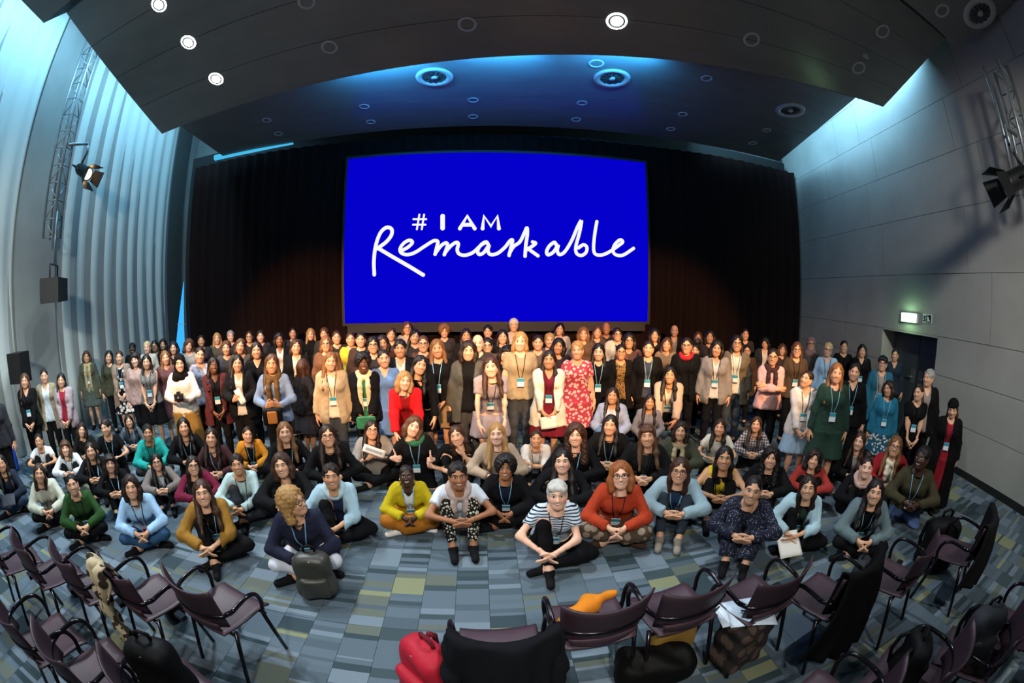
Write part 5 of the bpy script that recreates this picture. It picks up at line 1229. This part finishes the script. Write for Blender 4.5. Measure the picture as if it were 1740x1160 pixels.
for it in range(160):
    mv=0
    for i,a in enumerate(PEOPLE):
        pa=gpos(a)
        for b in PEOPLE[i+1:]:
            pb=gpos(b); dx,dy=pa.x-pb.x,pa.y-pb.y; r=RAD(a)+RAD(b); D2=dx*dx+dy*dy
            if D2<r*r:
                D=math.sqrt(D2); push=(r-D)*.22
                na=a if a['t0']*math.hypot(a['d'].x,a['d'].y)<b['t0']*math.hypot(b['d'].x,b['d'].y) else b; fb=b if na is a else a
                na['t']-=push; fb['t']+=push; lim(na); lim(fb); pa=gpos(a); mv+=push
for n,q in enumerate(PEOPLE):
    p=gpos(q); sc_=p.z/q['hz']; J=skel(q['pose']); hx,hy=J['hc'][0]*sc_,J['hc'][1]*sc_
    rz=math.atan2(-p.x,p.y)*.8+random.uniform(-.1,.1)
    if q['pose']=='akimbo': rz+=2.2
    c,s=math.cos(rz),math.sin(rz); pos=(p.x-(c*hx-s*hy),p.y-(s*hx+c*hy),0)
    wear=[]; has=set()
    for tok in q['wear'].split():
        kind,_,rest=tok.partition('#'); parts=('#'+rest).split(':')
        wear.append((KN[kind],kind,cloth(*parts) if len(parts)>1 else cloth(parts[0]))); has.add(kind)
    if 'shoes' not in has: wear.append(('shoe','shoes',cloth('#1b1b1e')))
    style,hc=q['hair'].split()
    dist=(p-EYE).length; q['pos'],q['rz'],q['sc']=pos,rz,sc_
    hd=q['head']
    if q['pose']=='akimbo': hd=(20,0,0)
    hd=(hd[0],hd[1],hd[2]-.75*math.degrees(math.atan2(CH-p.z,math.hypot(p.x,p.y))))
    q['root']=person(pos,rz,q['pose'],sc_,q['skin'],style,hc,wear,q['label'],head=hd,lod=0 if dist<4.3 else 1 if dist<6.6 else 2,extras=q['ex'])
# ---------------------------------------------------------------- chairs
M_SHELL=plain('chair_shell','#3b2832',.55,var=.08); M_BACK=plain('chair_back','#2c1c25',.5,var=.08); M_TUBE=plain('chair_tube','#17141a',.18,.5)
def smooth_path(p,n=4):
    P=[Vector(q) for q in p]; P=[P[0]*2-P[1]]+P+[P[-1]*2-P[-2]]; o=[]
    for i in range(1,len(P)-2):
        for k in range(n):
            t=k/n; a,b,c,d=P[i-1:i+3]; o.append(.5*((2*b)+(c-a)*t+(2*a-5*b+4*c-d)*t*t+(3*b-a-3*c+d)*t**3))
    return o+[P[-2]]
def chair_meshes():
    o={}
    def seat(u,v):
        x=(u-.5)*.46; y=-.22+.44*v; z=.445+.05*abs(u-.5)**2*4*.5-.012*math.sin(math.pi*v)+(.02*(1-v)**2)-(.03*max(0,v-.85)/.15)
        return (x*(1-.08*(1-v)),y,z)
    o['seat']=MB().grid(seat,10,10,.014).mesh('seat',True)
    def back(u,v):
        a=(u-.5)*1.9; R=.31; x=R*math.sin(a)*(.92+.1*v); y=-.235+R*(1-math.cos(a))*.62-.05*v
        z=.53+.29*v+(.035*(abs(u-.5)*2)**2)*v
        return (x,y,z)
    o['backrest']=MB().grid(back,14,6,-.012).mesh('backrest',True)
    def low(u,v):
        a=(u-.5)*1.7; x=.27*math.sin(a)*(.75+.25*v); y=-.2-.045*math.sin(v*1.6)+.16*(1-math.cos(a))*.6; z=.44+.13*v
        return (x,y,z)
    o['lower_back']=MB().grid(low,12,4,-.01).mesh('lower_back',True)
    for s in(-1,1):
        arc=[(s*.255,.12,.44),(s*.265,.135,.54),(s*.27,.105,.622),(s*.27,.04,.652),(s*.27,-.04,.648),(s*.268,-.12,.635)]; arc=[tuple(q) for q in smooth_path(arc)]
        o['arm',s]=MB().tube(arc,.0155,8).mesh('armrest',True)
        o['leg',s,1]=MB().tube([(s*.255,.12,.44),(s*.25,.19,.012)],.015,8).mesh('leg',True)
        o['leg',s,-1]=MB().tube([(s*.235,-.14,.46),(s*.24,-.26,.012)],.015,8).mesh('leg',True)
        o['foot',s]=None
    rail=[(-.268,-.12,.635)]+[(.29*math.sin(a),-.262+.29*(1-math.cos(a))*.62,.63) for a in [-.95+1.9*k/12 for k in range(13)]]+[(.268,-.12,.635)]
    o['rail']=MB().tube(rail,.0165,8).mesh('back_rail',True)
    o['cross']=MB().tube([(-.255,.14,.42),(.255,.14,.42)],.012,8).mesh('crossbar',True); o['cross2']=MB().tube([(-.238,-.15,.43),(.238,-.15,.43)],.012,8).mesh('crossbar',True)
    o['link']=MB().box((.29,.02,.42),(.09,.05,.035)).mesh('row_link')
    return o
CM=chair_meshes()
def chair(pos,rz,label,linked=True):
    g=empty('stacking_chair',pos,rz); tag(g,label,'chair','empty audience chairs')
    obj('seat',CM['seat'],M_SHELL,g); obj('backrest',CM['backrest'],M_BACK,g); obj('lower_back',CM['lower_back'],M_SHELL,g); obj('back_rail',CM['rail'],M_TUBE,g)
    for s in(-1,1):
        obj('armrest',CM['arm',s],M_TUBE,g)
        for t in(-1,1): obj('leg',CM['leg',s,t],M_TUBE,g)
    obj('crossbar',CM['cross'],M_TUBE,g); obj('crossbar',CM['cross2'],M_TUBE,g)
    if linked: obj('row_link',CM['link'],M_TUBE,g)
    return g
CH_={}; CS=.93
CPOS={'a': (-3.72, 1.06), 'b': (-3.2, 1.19), 'c': (-2.69, 1.31), 'd': (-2.17, 1.42), 'e': (-1.62, 1.54), 'f': (-2.6, 0.66), 'g': (-2.08, 0.7), 'h': (-1.53, 0.8), 'i': (0.05, 1.46), 'j': (0.56, 1.63), 'k': (1.06, 1.62), 'l': (1.57, 1.51), 'm': (2.04, 1.3), 'n': (2.67, 1.16), 'o': (3.5, 0.98), 'p': (2.0, 0.44), 'q': (2.52, 0.23), 'r': (3.02, 0.1), 's': (1.46, 0.58)}
def put_chair(k,rz,label):
    x,y=CPOS[k]; r=math.radians(rz); g=chair((x,y,0),r,label,k not in 'ehor'); g.scale=(CS,CS,CS); CH_[k]=(g,Vector((x,y,0)),r)
for k,rz,lb in [('a',-12,'empty purple chair at the left photo edge, back row'),('b',-13,'empty purple chair second from the left in the back row'),('c',-14,'empty purple chair third from the left in the back row'),('d',-14,'empty purple chair with snakeskin scarf hanging behind it'),('e',-14,'empty purple chair nearest the open floor on the left'),
  ('f',-10,'empty purple chair at the left photo edge, front row'),('g',-14,'empty purple chair in the front row left of the black bag'),('h',-18,'purple chair at the lower left corner, holding a black bag'),
  ('i',2,'chair under the black jacket at bottom centre'),('j',4,'purple chair with an orange scarf on the seat'),('k',6,'empty purple chair between the orange scarf and the papers'),('l',8,'empty purple chair left of the big black coat'),('m',10,'chair under the big black coat'),('n',12,'empty purple chair right of the big black coat'),('o',14,'purple chair with dark jackets near the right wall'),
  ('p',14,'purple chair at lower right with black bags on it'),('q',14,'purple chair at the right edge with a grey backpack'),('r',14,'purple chair cut by the right photo edge'),('s',12,'purple chair at the bottom edge right of the coat')]:
    put_chair(k,rz,lb)
def cw(k,x,y,z):
    g,p,r=CH_[k]; c,s=math.cos(r),math.sin(r); x*=CS; y*=CS; return Vector((p.x+c*x-s*y,p.y+s*x+c*y,z*CS))
# ---------------------------------------------------------------- garments over chairs
def drape(name,k,label,w,zf,zb,mat,flare=.1,bulge=.03,top=.84,cat_='jacket',fold=5):
    """cloth laid over the chair's back: up inside, over the rim, down behind"""
    g,p,r=CH_[k]; o=empty(name,p,r); o.scale=(CS,CS,CS); tag(o,label,cat_)
    def fn(u,v):
        a=(u-.5)*1.9; R=.31; 
        rim=(R*math.sin(a)*1.03,-.235+R*(1-math.cos(a))*.62-.05,top+.035*(abs(u-.5)*2)**2)
        if v<.2:
            t=v/.2; return (rim[0]*(.96+.04*t),rim[1]+.045-.02*t,zf+(rim[2]-zf)*t)
        if v<.28:
            t=(v-.2)/.08; return (rim[0],rim[1]+.025-.065*t,rim[2]+.012*math.sin(math.pi*t))
        t=(v-.28)/.72; z=rim[2]+(zb-rim[2])*t+.02*math.sin(u*9)*t
        return (rim[0]*(1+flare*t)+(u-.5)*w*t,rim[1]-.04-bulge*math.sin(min(1,t*1.4)*math.pi*.5)-.03*t*math.sin(u*fold*6.28+1.2*t)-.012*math.sin(u*13+t*5)+.10*t*(abs(u-.5)*2)**2,z)
    MB().grid(fn,36,30,-.014).build('fabric',mat,o,True)
    return o
M_JK=cloth('#14161d')
jk=drape('jacket','i','black jacket hung over the chair at bottom centre',.05,.6,.16,M_JK,.04,.03)
for s in(-1,1):
    pr=[(V3(s*.25,-.17,.78),V3(s*.27,-.24,.55),.045,.05,.03),(V3(s*.27,-.24,.55),V3(s*.25,-.27,.24),.05,.042,.03)]
    lo,hi=bounds(pr,.03); V_,Q_=surf(lambda P:union(P,pr,.03)+.006*np.sin(P[...,2]*45+P[...,0]*30),lo,hi,.016); obj('sleeve',raw_mesh('sleeve',V_,Q_),M_JK,jk)
drape('coat','m','long black coat hung over a chair, reaching almost to the floor',.16,.55,.2,cloth('#08080a'),.12,.07,.86,'coat',6)
drape('jacket','o','dark grey jacket over the chair near the right wall',.12,.62,.3,cloth('#1d1c20'),.1,.04,.84)
def blob(name,label,cat_,loc,rz,parts):
    """parts: (part name, sdf, lo, hi, h, material)"""
    g=empty(name,loc,rz); tag(g,label,cat_)
    for nm,fn,lo,hi,h,mat in parts:
        V_,Q_=surf(fn,lo,hi,h); obj(nm,raw_mesh(nm,V_,Q_),mat,g)
    return g
def rbox(P,c,b,r):
    q=np.abs(P-A3(c))-(A3(b)-r); return np.linalg.norm(np.maximum(q,0),axis=-1)+np.minimum(q.max(-1),0)-r
def backpack(name,label,loc,rz,mat,mat2,s=1.,strap=True,pocket=True,tagc=None,cat_='backpack'):
    wob=lambda P:.006*np.sin(P[...,2]*28+P[...,0]*22)
    g=blob(name,label,cat_,loc,rz,[('bag',lambda P:smin(rbox(P,(0,0,.2),(.15,.085,.2),.07),rbox(P,(0,0,.1),(.155,.095,.1),.07),.05)+wob(P),(-.2,-.14,-.02),(.2,.14,.45),.014,mat)])
    if pocket:
        V_,Q_=surf(lambda P:rbox(P,(0,-.095,.13),(.115,.04,.1),.035)+wob(P),(-.15,-.16,0),(.15,-.03,.27),.012); obj('front_pocket',raw_mesh('front_pocket',V_,Q_),mat,g)
    MB().tube([(-.04,.03,.38),(-.045,.02,.44),(0,.01,.465),(.045,.02,.44),(.04,.03,.38)],.011,8).build('handle',mat2,g,True)
    if strap:
        for q in(-1,1): MB().tube([(q*.08,.085,.36),(q*.1,.13,.3),(q*.11,.14,.18),(q*.1,.1,.06)],.016,8).build('strap',mat2,g,True)
    MB().tube([(-.14,-.05,.25),(-.1,-.07,.33),(0,-.075,.37),(.1,-.07,.33),(.14,-.05,.25)],.004,6).build('zip',plain('zip_metal','#8d8a84',.3,.8),g,True)
    g.scale=(s,s,s)
    if tagc:
        t=MB().lathe([(.001,.006),(.045,.005),(.048,0),(.001,0)],20,Matrix.Translation((.09,-.145,.17))@Matrix.Rotation(math.pi/2,4,'X')).build('tag',tagc,g)
        MB().box((.09,-.152,.185),(.05,.004,.03)).build('tag_print',plain('tag_blue','#2a4f9c',.5),t)
    return g
def floor_px(x,y,z=0.): return at_z(x,y,z)
M_RED=cloth('#a3182c',rough=.6); M_LEA=plain('grey_leather','#33342f',.45,var=.35); M_BLKB=cloth('#101114',rough=.6); M_GREYB=cloth('#2c2f35',rough=.7)
p=floor_px(530,1024); backpack('backpack','mottled dark grey leather backpack standing on the carpet',(p.x+.03,p.y+.12,.012),math.radians(16),M_LEA,M_BLKB,.98)
p=cw('i',-.43,.02,.13); backpack('backpack','red backpack leaning at the left side of the jacket chair',(p.x,p.y,.012),math.radians(-48),M_RED,cloth('#5f1420'),1.12,tagc=plain('tag_white','#cfd8e2',.5))
p=floor_px(1142,1128); blob('shoulder_bag','golden brown leather shoulder bag under the chairs','bag',(p.x,p.y+.1,.012),math.radians(10),[('bag',lambda P:rbox(P,(0,0,.15),(.17,.06,.15),.05)+.006*np.sin(P[...,2]*20+P[...,0]*18),(-.21,-.1,-.02),(.21,.1,.34),.013,plain('gold_leather','#8a6a30',.5,var=.3)),
   ('strap',lambda P:np.abs(np.hypot(P[...,0]/.13,(P[...,2]-.28)/.16)-1)*.13+np.abs(P[...,1])*.6-.012,(-.2,-.05,.27),(.2,.05,.5),.009,M_BLKB)])
p=floor_px(1108,1150); blob('handbag','slouchy black handbag on the floor at the bottom edge','bag',(p.x,p.y+.02,.012),math.radians(-8),[('bag',lambda P:smin(rbox(P,(0,0,.1),(.24,.13,.1),.07),rcone(P,(-.14,0,.16),(.16,.02,.17),.05,.06),.06)+.008*np.sin(P[...,0]*26+P[...,1]*31),(-.3,-.2,-.02),(.3,.2,.28),.015,cloth('#0c0c0a',rough=.6)),('handle',lambda P:rcone(P,(.1,.1,.12),(.26,-.02,.06),.012,.012),(.05,-.08,.02),(.32,.16,.2),.008,M_BLKB)])
p=cw('j',-.04,.03,.455); blob('scarf','orange knitted scarf lying on a purple chair','scarf',p,.3,[('cloth',lambda P:smin(rcone(P,(-.13,-.02,.05),(.08,.06,.05),.05,.06),smin(rcone(P,(-.13,-.05,.06),(-.15,-.16,.2),.04,.035),rcone(P,(.08,.06,.05),(.19,-.02,.16),.04,.018),.05),.05)+.007*np.sin(P[...,0]*42+P[...,2]*30),(-.24,-.24,-.02),(.26,.16,.3),.012,cloth('#c9781c'))])
# papers with a pen on a dark bag between the chairs
p=floor_px(1276,1046,.42); bz=p
blob('tote_bag','dark tote bag with pale pattern under the papers','bag',(bz.x,bz.y,.012),.2,[('bag',lambda P:rbox(P,(0,0,.2),(.16,.12,.205),.05)+.008*np.sin(P[...,0]*30+P[...,2]*40),(-.24,-.2,-.02),(.24,.2,.46),.014,cloth('#2a2524','blotch','#51423a'))])
def sheet(name,label,M,w,h,cat_,mat,curl=.01,extra=None):
    g=empty(name); g.matrix_world=M; tag(g,label,cat_)
    MB().grid(lambda u,v:((u-.5)*w,(v-.5)*h,curl*math.sin(u*3.1)*1.),8,6,.0015).build('sheet',mat,g,True)
    if extra: extra(g)
    return g
M_PAPER=plain('paper','#cfdfee',.6)
def pen(g):
    MB().tube([(-.07,.02,.022),(.07,-.01,.022)],.006,8).build('pen',plain('pen_black','#0f1012',.3),g,True); MB().box((.0,-.02,.0185),(.09,.05,.001)).build('printed_block',plain('print_teal','#7fb0c8',.6),g)
sheet('paper','white paper sheet with pen on the tote bag',Matrix.Translation((bz.x,bz.y,.430))@Matrix.Rotation(-.35,4,'Z'),.30,.21,'paper',M_PAPER,.012,pen)
sheet('paper','second white sheet sticking out under the sheet with the pen',Matrix.Translation((bz.x-.05,bz.y+.06,.422))@Matrix.Rotation(-.15,4,'Z'),.30,.21,'paper',M_PAPER,.008)
# snakeskin scarf behind chair d, bags on the left
p=cw('d',-.02,-.30,0); g=empty('snakeskin_scarf',(p.x,p.y,0),CH_['d'][2]); tag(g,'snakeskin patterned scarf hanging down behind a chair at left','scarf')
def sc_fn(u,v):
    w_=.20+.05*math.sin(v*9)
    if v<.15: t=v/.15; return ((u-.5)*w_,.06-.075*t+.012*math.sin(u*14),.74+.105*math.sin(t*math.pi*.5))
    t=(v-.15)/.85; return ((u-.5)*w_+.015*math.sin(t*11),-.035-.03*math.sin(t*3)+.028*math.sin(u*13+t*9)+.014*math.sin(u*23-t*17),.845-.72*t)
MB().grid(sc_fn,22,44,.012).build('cloth',cloth('#a89c80','blotch','#2f281e'),g,True)
p=cw('h',-.02,.0,.455); backpack('bag','black pointed bag on the chair at the lower left corner',(p.x,p.y,.46*CS),.3,M_BLKB,M_BLKB,.95,False,False,cat_='bag')
p=floor_px(128,1018); backpack('bag','small black bag on the floor under the left chairs',(p.x,p.y+.1,.012),.6,M_BLKB,M_BLKB,.66,False,False,cat_='bag')
p=floor_px(288,1058); backpack('bag','black bag under the chair nearest the open floor',(p.x,p.y+.1,.012),-.4,M_BLKB,M_BLKB,.72,False,False,cat_='bag')
# right: bags, white cloth, jackets
p=cw('p',-.03,.03,.455); backpack('bag','black bag heaped on a chair at lower right',(p.x,p.y,.46*CS),.8,M_BLKB,M_BLKB,.8,True,True,cat_='bag')
p=cw('q',-.02,.02,.455); backpack('backpack','grey-black backpack with straps on the chair at the right edge',(p.x,p.y,.46*CS),-.5,M_GREYB,M_BLKB,.9)
p=cw('q',-.12,-.30,0); g=empty('white_bag',(p.x,p.y,0),CH_['q'][2]); tag(g,'crumpled white cloth bag hanging below a chair at right','bag')
MB().grid(lambda u,v:((u-.5)*(.18+.16*v),-.02+.03*math.sin(u*14+v*3),.60-.56*v),20,20,.02).build('cloth',cloth('#aab4b6'),g,True)
p=cw('o',.36,.1,0); backpack('backpack','black backpack standing by the right wall',(p.x,p.y+.1,.012),-.6,M_BLKB,M_BLKB,1.25)
p=cw('n',.30,.36,0); backpack('bag','dark bag on the floor between two chairs at right',(p.x,p.y,.012),.4,M_GREYB,M_BLKB,.7,False,True,cat_='bag')
p=at_z(22,775,.25); blob('blue_bag','bright blue bag by the left photo edge','bag',(p.x-.1,p.y,.012),.4,[('bag',lambda P:rbox(P,(0,0,.18),(.12,.06,.18),.05)+.006*np.sin(P[...,2]*25),(-.16,-.1,-.02),(.16,.1,.4),.014,cloth('#1b47b0'))])
# ---------------------------------------------------------------- things in hands
def who(x,y): return min(PEOPLE,key=lambda q:(q['x']-x)**2+(q['y']-y)**2)
def hand_pt(q,mix=.5,fwd=.06,up=0.):
    J=skel(q['pose']); a=J[-1]['wr']+J[-1]['fd']*.08; b=J[1]['wr']+J[1]['fd']*.08; p=(a*(1-mix)+b*mix+V3(0,-fwd,up))*q['sc']
    c,s=math.cos(q['rz']),math.sin(q['rz']); return Vector((q['pos'][0]+c*p[0]-s*p[1],q['pos'][1]+s*p[0]+c*p[1],p[2]))
def upright(q,p,tilt=0.,roll=0.): return Matrix.Translation(p)@Matrix.Rotation(q['rz'],4,'Z')@Matrix.Rotation(math.radians(90-tilt),4,'X')@Matrix.Rotation(math.radians(roll),4,'Z')
q=who(305,617); p=hand_pt(q); g=empty('camera_body',p,q['rz']); tag(g,'black camera held by the person in the white sweater','camera')
g.name='photo_camera'; MB().box((0,0,.03),(.13,.06,.085)).build('body',plain('camera_black','#0e0e10',.5),g); MB().lathe([(.001,0),(.036,0),(.04,.05),(.034,.07),(.001,.066)],18,Matrix.Translation((.01,-.03,.02))@Matrix.Rotation(math.pi/2,4,'X')).build('lens',plain('camera_lens','#151518',.25),g,True); MB().box((0,0,.085),(.05,.05,.03)).build('viewfinder',plain('camera_black','#0e0e10',.5),g)
W_P=plain('white_paper','#e4e0d8',.7)
def spr(q): return plain('print_grey','#9aa3b0',.7)
q=who(404,617); sheet('paper_slip','white slip of paper held by the person in the black blazer',upright(q,hand_pt(q,.9,.03,.02),10,25),.085,.2,'paper',W_P,.006)
q=who(632,730); sheet('paper_strip','white printed strip held by the person in the grey shawl',upright(q,hand_pt(q,.5,.03,.05),12,-24),.26,.09,'paper',W_P,.004,lambda g:MB().box((0,0,.004),(.2,.03,.001)).build('printed_line',plain('print_grey','#9aa3b0',.7),g))
q=who(933,611); sheet('papers','folded white papers held by the person in the burgundy dress',upright(q,hand_pt(q,.5,.035,-.06),5,8),.2,.15,'paper',W_P,.012)
q=who(1373,828); sheet('paper','white sheet on the lap of the person in the pale blue cardigan',upright(q,hand_pt(q,.2,.05,-.02),60,20),.21,.26,'paper',W_P,.01)
q=who(2,787); sheet('notebook','open notebook on the lap of the person in the navy cardigan',upright(q,hand_pt(q,.5,.02,.05),50,0),.22,.16,'notebook',plain('notebook_dark','#23262e',.6),.01)
q=who(617,617); p=hand_pt(q,.6,.10,-.04); g=blob('clutch_bag','green folded clutch bag of the person with the cream scarf','bag',(p.x,p.y,p.z-.06),q['rz'],[('bag',lambda P:rbox(P,(0,0,.09),(.12,.03,.08),.03),(-.19,-.07,-.05),(.19,.07,.23),.012,cloth('#2f7a54',rough=.6))])
MB().add([(-.11,-.034,.165),(.11,-.034,.165),(.0,-.04,.06)],[(0,2,1)]).build('flap',cloth('#27694a',rough=.6),g)
q=who(462,618); p=hand_pt(q,.5,.08,-.1); blob('handbag','black and orange handbag held by the person in the denim shirt','bag',(p.x,p.y,p.z-.14),q['rz'],[('bag',lambda P:rbox(P,(0,0,.1),(.12,.04,.1),.035),(-.16,-.08,-.04),(.16,.08,.25),.012,M_BLKB),('front_panel',lambda P:rbox(P,(0,-.04,.1),(.06,.012,.075),.012),(-.1,-.08,0),(.1,0,.2),.01,cloth('#b87434',rough=.6))])
q=who(796,596); p=hand_pt(q,0,.05,-.05); g=empty('phone',p,q['rz']); tag(g,'dark phone in the hand of the person in the grey cardigan','phone'); MB().box((0,0,0),(.075,.01,.15)).build('case',plain('phone_black','#101114',.3),g); MB().box((0,-.0055,0),(.068,.001,.14)).build('glass',plain('phone_glass','#1c2026',.1),g)
